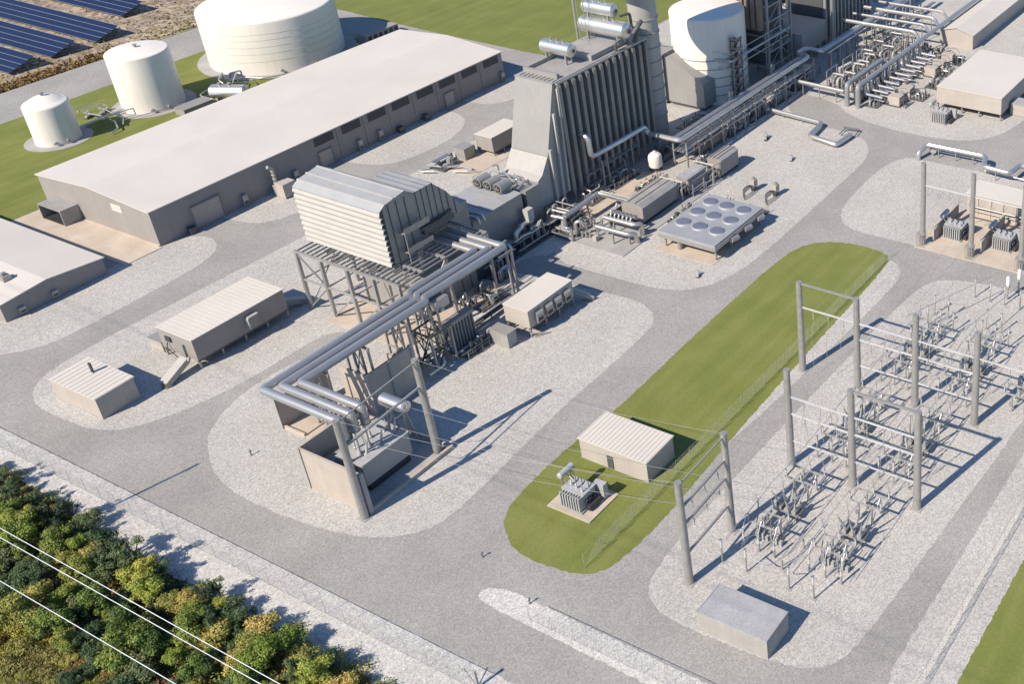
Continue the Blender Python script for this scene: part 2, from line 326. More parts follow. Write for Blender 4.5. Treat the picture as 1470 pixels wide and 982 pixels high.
MB().box(X0-.05,X0-.004,193.8,196.6,4.5,5.9).build('wall_hatch','roof_white',wh,False)
MB().box(X0-.3,X0-.004,Y0,Y1,0,.25).build('plinth','concrete_tan',wh,False)
for i,(x,lab) in enumerate(((109.7,'grey wall air conditioner right of the widest warehouse roller door'),(120.5,'grey wall air conditioner just right of the vent stack skid'),(135.4,'grey wall air conditioner under the second warehouse window from the left'),(140.5,'grey wall air conditioner under the third warehouse window from the left'),(174.9,'grey wall air conditioner at the far end of the long warehouse'))):
    hvac('wall_air_conditioner',lab,x,Y0,.25,.95,2.1,'air conditioners on the warehouse wall')
for x,lab in ((98.9,'small dark condenser box on the warehouse wall near its gable corner'),(145.2,'small dark condenser box under the fourth warehouse window'),(152.0,'small dark condenser box under the fifth warehouse window')):
    t=thing('condenser_unit',lab,'condenser',(x,Y0-.6,0),'small condensers along the warehouse foot')
    MB().box(x-.6,x+.6,Y0-1.3,Y0-.3,.15,1.25).build('casing','cladding_dark',t)
    MB().lathe((x,Y0-.8,1.25),[(.38,0),(.38,.08),(.30,.09),(0,.03)],14).build('fan','dark_metal',t)
    MB().box(x-.55,x-.4,Y0-1.25,Y0-.35,0,.147).box(x+.4,x+.55,Y0-1.25,Y0-.35,0,.147).build('foot','dark_metal',t)
t=thing('intake_hood','open grey hood box standing at the warehouse gable wall','vent box',(91.6,210.5,0))
hb=MB(); hb.box(90.2,93.36,207.1,207.3,0,2.9).box(90.2,93.36,213.5,213.7,0,2.9).box(90.2,93.36,207.1,213.7,2.903,3.1).box(92.9,93.05,207.303,213.497,.12,2.9); hb.build('casing','steel_grey',t,False)
MB().box(92.6,92.897,209.2,210.4,1.4,2.4).build('fan_panel','louvre_white',t,False)
MB().box(90.3,92.8,207.4,213.4,.125,.3).build('sill','dark_metal',t,False)
# vent stack skid by the warehouse
t=thing('vent_stack_skid','beige equipment box with a pale bent vent stack by the warehouse wall','exhaust unit',(116,182.3,0))
MB().box(114.6,117.2,181.3,183.5,.2,2.9).build('housing','wall_beige',t)
MB().tube([(115.2,183.9,2.2),(115.2,183.9,5.6),(114.4,183.9,6.1)],.32,12,.4).build('stack','galvanised',t)
b=MB()
for k in range(4): b.lathe((115.2,183.9,2.6+.8*k),[(.36,0),(.40,.06),(.36,.12)],12)
b.build('stack_band','louvre_white',t)
MB().box(114.7,115.7,183.503,184.4,.05,2.2).build('base','steel_grey',t); MB().box(114.8,117,181.5,183.3,-.02,.197).build('skid','dark_metal',t)
# annex at the left edge
an=thing('annex_building','low grey shed with a white double pitched roof at the left edge of the yard','building',(75,200,0))
prof=[(68.2,0),(84.0,0),(84.0,2.9),(75.3,3.75),(68.2,3.05)]
MB().prism(prof,'y',185.6,232).build('wall','wall_panel',an,False)
MB().prism([(67.9,3.02),(75.3,3.77),(84.3,2.89),(84.3,3.05),(75.3,3.93),(67.9,3.18)],'y',185.35,232.2).build('roof','roof_white',an,False)
b=MB(); b.box(72.0,73.2,190.6,192.0,3.6,4.5).box(72.3,72.9,191.1,191.5,4.503,5.0); b.build('roof_vent','galvanised',an)
hvac('wall_air_conditioner','small grey wall unit on the annex nearest the left edge',70.7,185.6,.5,1.0,1.0,'wall units on the annex',.45)
hvac('wall_air_conditioner','small grey wall unit on the annex gable right of its ridge',75.7,185.6,.6,1.0,1.0,'wall units on the annex',.45)
def shed(name,label,x0,x1,y0,y1,h0,h1,ridge,wallm,roofm,rib=.55,ribdir='y',over=.15,base=.12):
    """small flat roofed equipment house with standing seams; roof falls gently across x"""
    t=thing(name,label,'shed',((x0+x1)/2,(y0+y1)/2,0))
    MB().prism([(x0,base),(x1,base),(x1,h1),(x0,h0)],'y',y0,y1).build('wall',wallm,t,False)
    r=MB(); dz=(h1-h0)/(x1-x0)
    r.prism([(x0-over,h0-over*dz+.003),(x1+over,h1+over*dz+.003),(x1+over,h1+over*dz+.12),(x0-over,h0-over*dz+.12)],'y',y0-over,y1+over)
    if ribdir=='y':
        n=max(1,int((y1-y0)/rib))
        for i in range(n+1):
            y=y0+(y1-y0)*i/n; r.bar((x0-over,y,h0-over*dz+.14),(x1+over,y,h1+over*dz+.14),.07,.07)
    else:
        n=int((x1-x0)/rib)
        for i in range(n+1):
            x=x0+(x1-x0)*i/n; r.bar((x,y0-over,h0+(x-x0)*dz+.14),(x,y1+over,h0+(x-x0)*dz+.14),.07,.07)
    r.build('roof',roofm,t,False)
    if base>.05: MB().box(x0-.06,x1+.06,y0-.06,y1+.06,-.05,base-.002).build('foundation','concrete_grey',t,False)
    return t
s=shed('equipment_shed','small beige shed with a ribbed white roof and a thin vent pipe',60.5,65.8,149.7,159.9,3.4,3.55,0,'wall_beige','roof_white',.9)
MB().box(63.9,64.1,155.4,155.9,3.6,5.2).build('vent_pipe','dark_metal',s,False)
s=shed('equipment_shed','beige shed with a ribbed white roof on the green island beside the transformer',83.8,89.3,76.2,86.9,3.2,3.35,0,'wall_beige','roof_white',.62)
MB().box(83.68,83.797,81.6,82.5,.15,2.1).build('door','cladding_dark',s,False)
s=shed('control_hut','flat grey roofed hut standing alone at the lower corner of the switchyard',67.6,71.9,48.4,57.2,2.7,2.75,0,'wall_hut','roof_grey',8.8,'y',.05)
MB().box(71.905,71.96,52,53,.12,2.1).build('door','cladding_dark',s,False)
def stilt_house(label,x0,x1,y0,y1,z0,z1,roofm,legs,name='elevated_equipment_house',wm='wall_panel',rib=True):
    t=thing(name,label,'shed',((x0+x1)/2,(y0+y1)/2,0))
    MB().box(x0,x1,y0,y1,z0,z1).build('wall',wm,t,False)
    r=MB().box(x0-.08,x1+.08,y0-.08,y1+.08,z1+.003,z1+.13)
    if rib:
        n=int((x1-x0)/.75)
        for i in range(n+1): x=x0+(x1-x0)*i/n; r.box(x-.03,x+.03,y0-.08,y1+.08,z1+.133,z1+.17)
    r.build('roof',roofm,t,False)
    MB().box(x0+.05,x1-.05,y0+.05,y0+.35,z0-.32,z0-.003).box(x0+.05,x1-.05,y1-.35,y1-.05,z0-.32,z0-.003).build('floor_beam','cladding_dark',t,False)
    for x in legs:
        for y in (y0+.2,y1-.2): MB().box(x-.13,x+.13,y-.13,y+.13,0,z0-.323).build('leg','galvanised',t,False)
    return t
def stairs(name,label,p_top,p_bot,w,axis,m='galvanised'):
    """enclosed access stair: two stringer panels, treads and rails"""
    t=thing(name,label,'stairs',(p_bot[0],p_bot[1],0))
    a=Vector(p_top);b=Vector(p_bot); u=Vector((0,1,0)) if axis=='x' else Vector((1,0,0))
    for sgn in (-1,1):
        q=u*sgn*w/2; MB().bar(tuple(b+q+Vector((0,0,.25))),tuple(a+q+Vector((0,0,.25))),.06,.9).build('stringer',m,t,False)
    n=int((a.z-b.z)/.2)
    k=MB()
    for i in range(n+1):
        c=b+(a-b)*i/n; d=.14
        if axis=='x': k.box(c.x-d,c.x+d,c.y-w/2+.04,c.y+w/2-.04,c.z-.02,c.z+.02)
        else: k.box(c.x-w/2+.04,c.x+w/2-.04,c.y-d,c.y+d,c.z-.02,c.z+.02)
    k.build('tread','cladding',t,False)
    MB().bar(tuple(b+Vector((0,0,.75))),tuple(a+Vector((0,0,.75))),w+.1,.06).build('canopy','louvre_white',t,False)
    return t
t=stilt_house('long beige equipment house on short legs with a ribbed white roof beside the turbine intake',73.9,88.9,148.2,156.0,1.5,4.95,'roof_white',(74.1,77.7,81.5,85.2,88.7))
MB().box(73.6,73.897,150.4,151.6,1.5,3.7).build('door','cladding',t,False); MB().box(73.7,73.897,153.2,154.4,3.2,4.0).build('wall_vent','dark_metal',t,False)
MB().tube([(73.7,154.1,3.0),(73.4,154.1,2.2),(73.4,152.4,1.3),(73.4,151.4,.6)],.07,8,.3).build('conduit','dark_metal',t)
t_=thing('wall_air_conditioner','pale L shaped wall unit on the long house on legs by the turbine intake','air conditioner',(82.9,148.2,2.2))
c_=MB().box(82.2,83.7,147.55,148.197,2.2,3.9).build('casing','wall_panel',t_,False); MB().box(82.15,83.8,147.4,148.15,3.903,4.1).box(82.0,82.197,147.4,148.15,2.1,3.9).build('hood','louvre_white',c_,False)
t=thing('condenser_unit','boxy beige condenser behind the left end of the long house on legs','condenser',(75.3,158.2,0))
MB().box(74.1,76.6,156.7,159.7,.1,1.8).build('casing','wall_beige',t); MB().box(74.0,76.7,156.6,159.8,1.803,1.9).build('lid','cladding',t); MB().box(74.3,76.4,156.9,159.5,-.02,.097).build('skid','dark_metal',t)
stairs('access_stairs','pale covered stairs at the left end of the long house on legs',(72.9,149.6,1.6),(68.7,148.9,.1),1.3,'x','wall_beige')
stairs('access_stairs','grey covered stairs at the turbine end of the long house on legs',(89.3,150.6,1.5),(92.9,149.6,.1),1.2,'x','cladding')
t=stilt_house('white roofed equipment house on legs carrying four wall air conditioners in a row',101.4,111.2,111.1,115.9,1.7,4.6,'roof_white',(101.6,104.9,107.8,111.0),rib=False,wm='wall_beige')
for i,(x,l) in enumerate(((103.3,'nearest'),(105.4,'second nearest'),(107.4,'third nearest'),(109.5,'farthest'))):
    hvac('wall_air_conditioner','air conditioner %s to the stout box on the house carrying four'%l,x,111.1,2.0,1.35,1.9,'four air conditioners on the house on legs',.55)
MB().bar((101.3,111.0,.9),(103.6,109.6,.15),.25,.1).bar((101.6,110.9,.2),(103.6,109.6,.2),.25,.1).build('bracket','louvre_white',t,False)
stairs('access_stairs','blue grey covered stairs at the far end of the house with four air conditioners',(111.7,112.6,1.7),(113.6,110.0,.1),1.2,'x','cladding')
t=thing('condenser_box','stout grey cabinet on the gravel beside the house with four air conditioners','cabinet',(98.6,113.5,0))
MB().box(97.7,99.5,112.1,115.5,.1,2.5).build('casing','steel_grey',t); MB().box(97.6,99.6,112.0,115.6,2.503,2.6).build('lid','cladding',t); MB().box(97.8,99.4,112.2,115.4,0,.097).build('skid','dark_metal',t)
MB().tube([(99.5,114.2,2.2),(100.6,114.2,2.2),(100.6,114.2,.2)],.12,8,.2).build('pipe','cladding_dark',t)
t=stilt_house('beige roofed house on legs behind the boiler beside the warehouse road',145.1,153.2,159.9,164.2,1.0,4.0,'roof_white',(145.4,148.,151.),rib=False)
t=thing('condenser_box','grey blue cabinet at the near end of the house on legs behind the boiler','cabinet',(142.6,165,0))
MB().box(141.2,143.8,163.6,166.2,.1,2.4).build('casing','steel_grey',t); MB().box(143.803,144.3,163.9,165.9,.5,2.0).build('coil','dark_metal',t); MB().box(141.1,143.9,163.5,166.3,2.403,2.5).build('lid','cladding',t)
# buildings at the upper right
t=stilt_house('wide beige building on short legs with a flat white roof at the right edge',205.2,229.,77.5,92.2,1.6,5.2,'roof_white',(205.6,211,217,223),rib=False,wm='wall_beige')
for y in (82.5,86.4): MB().box(205.35,205.65,y-.15,y+.15,0,1.28).build('leg','galvanised',t,False)
t=thing('cabinet_box','plain beige cabinet beside the wide white roofed building at the right edge','cabinet',(211,75.6,0))
MB().box(209.5,213,73.8,77.0,.1,2.6).build('casing','wall_beige',t); MB().box(209.4,213.1,73.7,77.1,2.603,2.7).build('lid','roof_grey',t)
t=thing('gabled_building','long low gabled building with a white roof at the upper right corner','building',(270,103,0))
MB().prism([(99.0,0),(107.6,0),(107.6,3.7),(103.3,4.9),(99.0,3.7)],'x',240.6,330).build('wall','wall_beige',t,False)
MB().prism([(98.7,3.65),(103.3,4.93),(107.9,3.65),(107.9,3.8),(103.3,5.08),(98.7,3.8)],'x',240.3,330.2).build('roof','roof_white',t,False)
t=thing('relay_building','pale flat roofed building with pipes along its wall behind the two main transformers','building',(168.5,61,0))
MB().box(166.2,171.4,44,68.3,0,4.0).build('wall','wall_beige',t,False); MB().box(166.0,171.6,43.8,68.5,4.003,4.16).build('roof','roof_white',t,False)
b=MB()
for k in range(9): y=47+2.4*k; b.box(166.0,166.197,y-.12,y+.12,0,3.9)
b.build('pilaster','concrete_tan',t,False)
MB().cyl((165.7,45,1.9),(165.7,67.5,1.9),.16).cyl((165.75,45,1.1),(165.75,67.5,1.1),.10).build('wall_pipe','galvanised',t)
# ------------------------------------------------------------------ storage tanks
def tank(label,c,r,h,dome,rings,name='storage_tank'):
    t=thing(name,label,'tank',(c[0],c[1],0))
    k=.55 if dome>1 else .35
    pr=[(r,.06),(r,h-k)]
    for a in (15,35,55,75,90): pr.append((r-k+k*math.cos(R(a)),h-k+k*math.sin(R(a))))
    for f in (.8,.55,.28,0): pr.append(((r-k)*f,h+dome*(1-f*f)))
    MB().lathe((c[0],c[1],0),pr,64).build('shell','tank_white',t)
    b=MB()
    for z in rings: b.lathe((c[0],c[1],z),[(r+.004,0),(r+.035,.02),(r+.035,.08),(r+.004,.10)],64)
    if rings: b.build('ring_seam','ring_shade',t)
    MB().lathe((c[0],c[1],h+dome),[(.3,-.02),(.3,.45),(.45,.46),(.45,.6),(0,.65)],12).build('roof_vent','galvanised',t)
    for a in (235,265):
        x=c[0]+r*math.cos(R(a));y=c[1]+r*math.sin(R(a)); MB().cyl((x,y,.8),(x+.5*math.cos(R(a)),y+.5*math.sin(R(a)),.8),.3).build('manhole','galvanised',t)
    return t
tank('smallest white storage tank with a domed top, at the left',(111.5,244.5),4.05,8.3,1.3,())
t2=tank('middle white storage tank with a flat top, between the other two',(131.7,244.3),6.0,12.3,.6,())
tank('widest white storage tank with ring seams cut by the top edge',(164.3,246.2),14.7,12.6,1.5,(3.2,5.0,6.6,8.2,9.6))
def pipeset(name,label,cat,loc,runs,m='pipe_lagging',posts=(),pm='galvanised',group=None,part='pipe'):
    """runs: (points, radius, fillet); posts: (x, y, height)"""
    t=thing(name,label,cat,loc,group)
    for pts,r,fl in runs: MB().tube(pts,r,10,fl).build(part,m,t)
    for x,y,h in posts: MB().box(x-.08,x+.08,y-.08,y+.08,0,h).build('support',pm,t,False)
    return t
def pumpset(name,label,loc,rz=0,group=None,sc=1.):
    x,y,z=loc; t=thing(name,label,'pump',loc,group); o=(x,y,z)
    def mb(): return MB(o,rz)
    mb().box(-1.1*sc,1.1*sc,-.4*sc,.4*sc,0,.25*sc).build('base','cladding_dark',t,False)
    mb().cyl((-.95*sc,0,.7*sc),(.15*sc,0,.7*sc),.34*sc).build('motor','transformer_grey',t)
    mb().lathe((.65*sc,0,.3*sc),[(.2*sc,0),(.45*sc,.15*sc),(.45*sc,.65*sc),(.2*sc,.8*sc)],14).build('casing','steel_grey',t)
    mb().tube([(.65*sc,0,1.05*sc),(.65*sc,0,1.7*sc),(.65*sc,.9*sc,1.7*sc)],.15*sc,8,.3*sc).build('pipe','pipe_lagging',t)
    return t
pipeset('tank_manifold','pale pipework on low posts between the small and the middle white tanks','pipework',(120,246,0),
 [([(115.4,244.6,.9),(119.5,244.8,.9),(126.2,245.2,.9)],.18,.3),([(115.2,242.6,1.5),(121,243.2,1.5),(126.4,242.2,1.5)],.14,.3),([(120.8,250.8,.8),(121.5,246,.8),(121,241,.8),(119.2,237,.8),(117.4,236.7,.4)],.16,.5),
  ([(123.6,250.5,1.1),(122.8,246,1.6),(122.8,241,.7),(121,238.2,.7)],.13,.5),([(119.2,250,.4),(119.2,250,1.9),(124,250,1.9),(124,250,.4)],.09,.3),([(126,251.5,1.7),(119,252.2,1.7),(119,252.2,.4)],.07,.2),
  ([(122,240.2,.7),(131,238,.5),(143,236.2,.5)],.09,.4)],posts=[(117.5,244.7,.8),(121.5,244.9,.8),(124.5,245.1,.8),(121,243.1,1.4),(121.3,240.8,.7)])
for x,y,l in ((120.6,249.2,'pump left'),(122.4,247.8,'middle pump'),(124.2,249.0,'pump right')): pumpset('transfer_pump','small grey %s of the pump group between the two smaller tanks'%l,(x,y,.02),R(20),'transfer pumps between the tanks',.8)
t=thing('pressure_vessel','shiny horizontal pressure vessel on saddles between the middle and widest tanks','vessel',(140.8,231,0))
MB().vessel((138.6,234.6,2.0),(142.2,227.2,2.0),1.55).build('shell','aluminium',t)
for f in (.2,.8):
    x=138.6+3.6*f;y=234.6-7.4*f; MB((x,y,0),R(-64)).box(-.25,.25,-1.2,1.2,0,1.0).build('saddle','concrete_grey',t,False)
b=MB()
for f in (.3,.55): b.lathe((138.6+3.6*f,234.6-7.4*f,3.4),[(.3,0),(.3,.5),(.42,.52),(.42,.65),(0,.68)],10)
b.build('nozzle','galvanised',t)
pipeset('vessel_piping','grey loops of pipe around the shiny horizontal pressure vessel','pipework',(142,234.5,0),
 [([(140.1,231.6,3.9),(140.1,233,4.4),(143.5,236.5,4.4),(143.5,236.5,.3)],.14,.5),([(141,229.8,4.),(143.8,232.8,4.),(146,235.8,3.2),(146,235.8,.3)],.12,.5),([(136.9,232,.4),(136.9,236,1.6),(142,238,1.6),(148,236,.5)],.12,.5),([(143.6,231,2.4),(147,231,2.4),(147,231,.3)],.10,.4)])
pipeset('tank_ring_main','thin pale pipe run along the foot of the widest tank','pipework',(155,232,0),
 [([(146,240,.5),(149.5,238.8,.5),(151,234.6,.5),(155,232.2,.5),(160,230.6,.5),(170,229.8,.5),(177,229.8,.5)],.16,.7),([(151.5,242.6,.4),(150.6,241,1.4),(148.2,241.6,1.4),(148.2,241.6,.3)],.2,.4),([(158.6,231.2,.5),(158.6,228.4,.5)],.25,.3),([(163.5,230.3,.8),(166.5,226.5,.8),(172,225.3,.8)],.1,.3)])
for x,y,l in ((157.6,229.3,'lone valve pump beside the thin pipe in front of the widest tank'),(174.2,230.4,'small pump at the shaded foot of the widest tank')): pumpset('valve_pump',l,(x,y,.02),R(40),None,.8)
t=thing('equipment_hut','grey flat box hut on the lawn between the middle tank and the warehouse','hut',(133,232.8,0))
MB().box(130.0,136.8,231.4,234.6,.05,1.5).build('wall','wall_panel',t,False); MB().box(129.9,136.9,231.3,234.7,1.503,1.6).build('roof','cladding',t,False)
t=thing('skid_enclosure','low grey green enclosure in the shade beside the widest tank','enclosure',(182.6,232.8,0))
MB().box(177.6,187.6,231.6,234.2,.1,2.1).build('wall','cladding',t,False); MB().box(177.5,187.7,231.5,234.3,2.103,2.2).build('roof','wall_panel',t,False)
b=MB()
for k in range(6): b.box(178.4+1.6*k,179.4+1.6*k,231.52,231.597,.6,1.7)
b.build('louvre','dark_metal',t,False)
# ------------------------------------------------------------------ turbine intake
fh=thing('intake_filter_house','tall turbine intake house with stacked white louvre hoods on a steel platform','filter house',(98,138.9,10.4))
MB().prism([(95.6,10.75),(101.2,10.75),(101.2,20.2),(99.7,21.1),(96.1,20.55),(95.6,19.9)],'y',130,147.7).build('housing','cladding',fh,False)
b=MB()
for i in range(10):
    z=10.85+.93*i; y0_=129.8; b.prism([(94.90,z+.52),(94.72,z),(94.82,z-.02),(95.0,z+.52)],'y',129.8,147.9); b.prism([(95.0,z+.52),(94.93,z+.49),(95.497,z+.54),(95.497,z+.58)],'y',129.8,147.9)
MB().box(95.5,95.597,129.9,147.8,10.76,20.0).build('louvre_gap_shade','dark_metal',fh,False)  # dark sheet behind the hoods, painting the shade in their gaps
b.build('louvre_hood','louvre_white',fh,False)
MB().prism([(94.9,19.95),(96.05,20.68),(99.7,21.24),(101.4,20.24),(101.4,20.12),(99.7,21.12),(96.05,20.57),(94.9,19.85)],'y',129.8,147.9).build('roof_panel','roof_blue_grey',fh,False)
MB().box(97.6,97.85,129.75,147.95,20.97,21.1).box(99.62,99.85,129.75,147.95,21.2,21.32).box(95.95,96.2,129.75,147.95,20.62,20.78).build('roof_seam','louvre_white',fh,False)
b=MB()
for y in (129.75,147.72):
    for k in range(3): b.box(96.6+1.5*k,96.67+1.5*k,y+.12 if y<140 else y,y+.24 if y<140 else y+.1,10.9,20.4)
b.build('panel_rib','cladding_dark',fh,False)
for z in (15.4,12.2):
    MB().box(97.2,102.0,128.4,129.74,z,z+.12).box(97.2,102.0,128.4,128.44,z+.15,z+.9).build('walkway','galvanised',fh,False)
MB().bar((97.3,128.5,10.6),(97.3,128.5,15.4),.12).build('walkway_post','galvanised',fh,False)
du=thing('intake_duct','ribbed grey intake duct bending down from the louvred house to the turbine','duct',(106,137.8,0))
pp=[(101.25,14.4),(101.25,19.9),(105.2,19.9),(107.4,17.6),(109.8,14.0),(109.8,12.8),(104.2,14.4)]
MB().prism(pp,'y',130.3,139.2).build('casing','cladding',du,False)
MB().box(101.3,105.3,130.25,139.25,19.903,19.95).build('roof','roof_blue_grey',du,False)
MB().box(108.2,113.6,133.4,141.4,2.0,12.2).build('trunk','cladding',du,False)
b=MB()
for x,z0,z1 in ((101.9,14.3,19.9),(103.0,14.3,19.9),(104.1,14.3,19.9),(105.2,14.0,19.85),(106.3,13.7,18.7),(107.4,13.4,17.5),(108.6,13.1,15.7)):
    b.box(x,x+.07,130.2,130.297,z0,z1)
    if z1>19.8: b.box(x,x+.07,130.2,139.3,z1+.003,z1+.10)
b.build('rib','cladding_dark',du,False)
MB().box(101.3,107.6,130.0,130.297,13.9,14.4).box(101.3,107.2,129.2,130.1,13.2,13.3).box(101.3,107.2,129.2,129.26,13.303,14.2).build('flange','cladding_dark',du,False)
pf=thing('intake_platform','open steel platform on braced legs carrying the louvred intake house','platform',(98,136.5,0))
for x in (92.1,101.,109.4):
    for y in (147.3,142.,136.4,131.,125.7):
        MB().box(x-.23,x+.23,y-.23,y+.23,0,10.1).build('leg','duct_paint',pf,False)
b=MB()
for x in (92.1,96.5,101.,105.2,109.4): b.box(x-.16,x+.16,125.5,147.5,10.1,10.5)
b.build('main_beam','galvanised',pf,False)
b=MB(); rnd=random.Random(3)
for k in range(22):
    y=125.6+k*1.035; b.box(92.27,96.33,y-.07,y+.07,10.15,10.42)
    if y<134: b.box(96.67,109.2,y-.07,y+.07,10.15,10.42)
for k in range(26):
    y=126+rnd.random()*20.5;x=92.6+rnd.random()*2.8; b.box(x,x+.5+rnd.random(),y,y+.12,10.2,10.5)
b.build('joist','steel_grey',pf,False)
b=MB()
for x in (92.1,101.,109.4): b.box(x-.11,x+.11,125.7,147.3,5.2,5.5)
for y in (147.3,142,136.4,131,125.7): b.box(92.1,109.4,y-.1,y+.1,5.25,5.45)
b.build('tie_beam','steel_grey',pf,False)
b=MB()
for a,c in (((92.1,147.3,0.2),(92.1,142,5.2)),((92.1,142,.2),(92.1,136.4,5.2)),((92.1,136.4,.2),(92.1,131,5.2)),((92.1,131,.2),(92.1,125.7,5.2)),((92.1,142,5.4),(92.1,147.3,10)),((101,142,.2),(101,147.3,10)),((92.1,147.3,.2),(101,147.3,10)),((92.1,125.7,.2),(101,125.7,10)),((101,136.4,.2),(101,142,10))):
    b.bar(a,c,.2)
b.build('brace','duct_paint',pf,False)
gen=thing('generator_enclosure','plain grey generator enclosure under the intake platform','enclosure',(105,134.5,0))
MB().box(97.5,108.9,129.0,141,.1,6.4).build('wall','cladding',gen,False)
MB().box(97.4,108.95,128.9,141.1,6.403,6.55).build('roof','steel_grey',gen,False)
b=MB()
for k in range(6): b.box(98.6+1.8*k,98.7+1.8*k,128.93,128.997,.3,6.3)
b.build('rib','cladding_dark',gen,False)
MB().box(99.5,100.5,128.92,128.997,.12,2.2).box(109.0,112.6,129.5,134.2,.1,4.6).build('side_cabinet','cladding_dark',gen,False)
# gas turbine hall
gt=thing('turbine_enclosure','low grey gas turbine hall with three round coolers on its flat roof','enclosure',(121,137.9,0))
MB().prism([(133.2,.1),(142.6,.1),(142.6,7.9),(137.9,8.25),(133.2,7.9)],'x',113.75,125.0).build('wall','cladding',gt,False)
MB().prism([(133.1,7.92),(137.9,8.28),(142.7,7.92),(142.7,8.04),(137.9,8.40),(133.1,8.04)],'x',113.7,125.05).build('roof','roof_blue_grey',gt,False)
b=MB()
for x in (117.6,121.4): b.prism([(133.05,8.05),(137.9,8.41),(142.75,8.05),(142.75,8.13),(137.9,8.49),(133.05,8.13)],'x',x,x+.1)
b.build('roof_seam','cladding',gt,False)
MB().box(125.1,126.1,133.9,142,0.1,7.2).build('dark_joint','dark_metal',gt,False)
MB().box(126.15,129.6,133.3,142.3,.1,7.7).build('exhaust_box','cladding',gt,False)
for y,l in ((140.6,'far'),(138.3,'middle'),(136.0,'near')):
    t=thing('roof_cooler','%s one of the three round coolers on the turbine hall roof'%l,'cooler',(123.8,y,8.3),'three round coolers on the turbine hall roof')
    MB().cyl((122.6,y,9.3),(125.2,y,9.3),.95,None,20).build('drum','galvanised',t)
    MB().cyl((122.45,y,9.3),(122.597,y,9.3),.72,None,18).build('fan','dark_metal',t)
    b=MB()
    for k in range(6): a=k*PI/3; b.bar((122.4,y,9.3),(122.4,y+.7*math.cos(a),9.3+.7*math.sin(a)),.07)
    b.build('guard','aluminium',t,False)
    MB().box(122.9,125,y-.6,y+.6,8.05,8.5).build('saddle','steel_grey',t,False)
pipeset('roof_pipework','tangle of small pipes and valves on the turbine hall roof before the boiler','pipework',(127.5,138,7.7),
 [([(125.6,134.5,8.2),(127.5,134.5,8.8),(128.2,138,8.8),(128.2,141,8.2)],.16,.4),([(126,141.5,8),(126.8,141.5,9.6),(127.6,139,9.6),(127.6,137.2,8)],.14,.4),([(126.4,135.2,7.8),(126.4,135.2,9.6),(127.4,136.2,9.6),(129,136.2,8.4)],.12,.3),([(128.8,141.6,7.8),(128.8,141.6,9.8),(127.4,141.6,10.2)],.16,.4),([(126.6,139.6,7.8),(126.6,139.6,9.2),(128.6,139.6,9.2)],.1,.3)])
pipeset('turbine_roof_pipe','pair of bright pipes over the near corner of the turbine hall roof','pipe',(114.5,135,8),
 [([(114.2,138,8.6),(114.4,132.6,8.6),(114.4,132.3,7.6)],.24,.3),([(115.4,136.2,8.6),(115.6,132.8,8.6),(115.6,132.4,7.6)],.24,.3),([(113.0,136.8,7.8),(113.0,136.8,9.9)],.38,.2)])
pipeset('turbine_far_pipe','pair of thin bright pipes at the far edge of the turbine hall roof','pipe',(119.4,143,8),
 [([(117.2,145.2,7.6),(117.2,141.2,8.6)],.14,.2),([(118.4,145.6,7.6),(118.4,141.6,8.6)],.14,.2)])
# pipes and valves in the shade below the turbine hall
rnd=random.Random(11)
for k,(x0,x1,l) in enumerate(((110.5,118,'dark cluster of pipes below the isophase bus ends and the turbine hall'),(118.4,126,'dark cluster of pipes in the shade along the middle of the turbine hall'),(126.3,135.0,'dark cluster of pipes in the shade between turbine hall and white skid pipes'))):
    t=thing('valve_skid',l,'pipe skid',((x0+x1)/2,130.6,0))
    MB().box(x0,x1,128.9,132.6,.05,.3).build('base_frame','cladding_dark',t,False)
    for j in range(5):
        y=129.2+.7*j;z=.8+rnd.random()*2.4; MB().tube([(x0+.2,y,z),(x0+2+rnd.random()*2,y,z),(x0+4+rnd.random(),y+rnd.uniform(-.5,.5),z),(x1-.2,y,z+rnd.uniform(-.6,.6))],.12+.13*rnd.random(),8,.5).build('pipe','pipe_lagging' if j%2 else 'steel_grey',t)
    for j in range(4):
        x=x0+1+rnd.random()*(x1-x0-2);y=129.3+rnd.random()*2.8; MB().tube([(x,y,.3),(x,y,2.2+rnd.random()*1.6),(x+.8,y-.2,3+rnd.random()),(x+1.2,y-.2,.6)],.16,8,.5).build('pipe','galvanised',t)
    b=MB()
    for j in range(7): x=x0+.6+rnd.random()*(x1-x0-1.4);y=129+rnd.random()*3.2; b.box(x,x+.5,y,y+.4,.3,1.2+rnd.random()); 
    b.build('valve','cladding_dark',t,False)
pipeset('bleed_pipe','fat pale pipe looping out of the shaded wall of the turbine hall','pipe',(121,131,0),
 [([(119.4,132.9,1.6),(119.4,130.2,1.6),(119.4,130.2,3.8),(121.4,130.2,4.2),(121.8,131.8,3.4),(125,131.8,3.0)],.42,.8),([(117.4,132.8,2.6),(117.4,129.8,2.6),(117.4,129.8,.4)],.36,.7)])
t=thing('actuator_box','pale upright box on the dark slot of the turbine hall wall','cabinet',(124.4,131.8,0))
MB().box(123.8,125.2,131.2,132.3,3.4,5.6).build('casing','louvre_white',t); MB().box(124.2,124.8,131.5,132.,0,3.397).build('post','steel_grey',t)
mat('wall_pale',(.335,.325,.31),.6,var=.05,scale=.3,streak=.03)
mat('rib_steel',(.235,.23,.222),.5,metal=.25,var=.06,scale=.4,streak=.06)
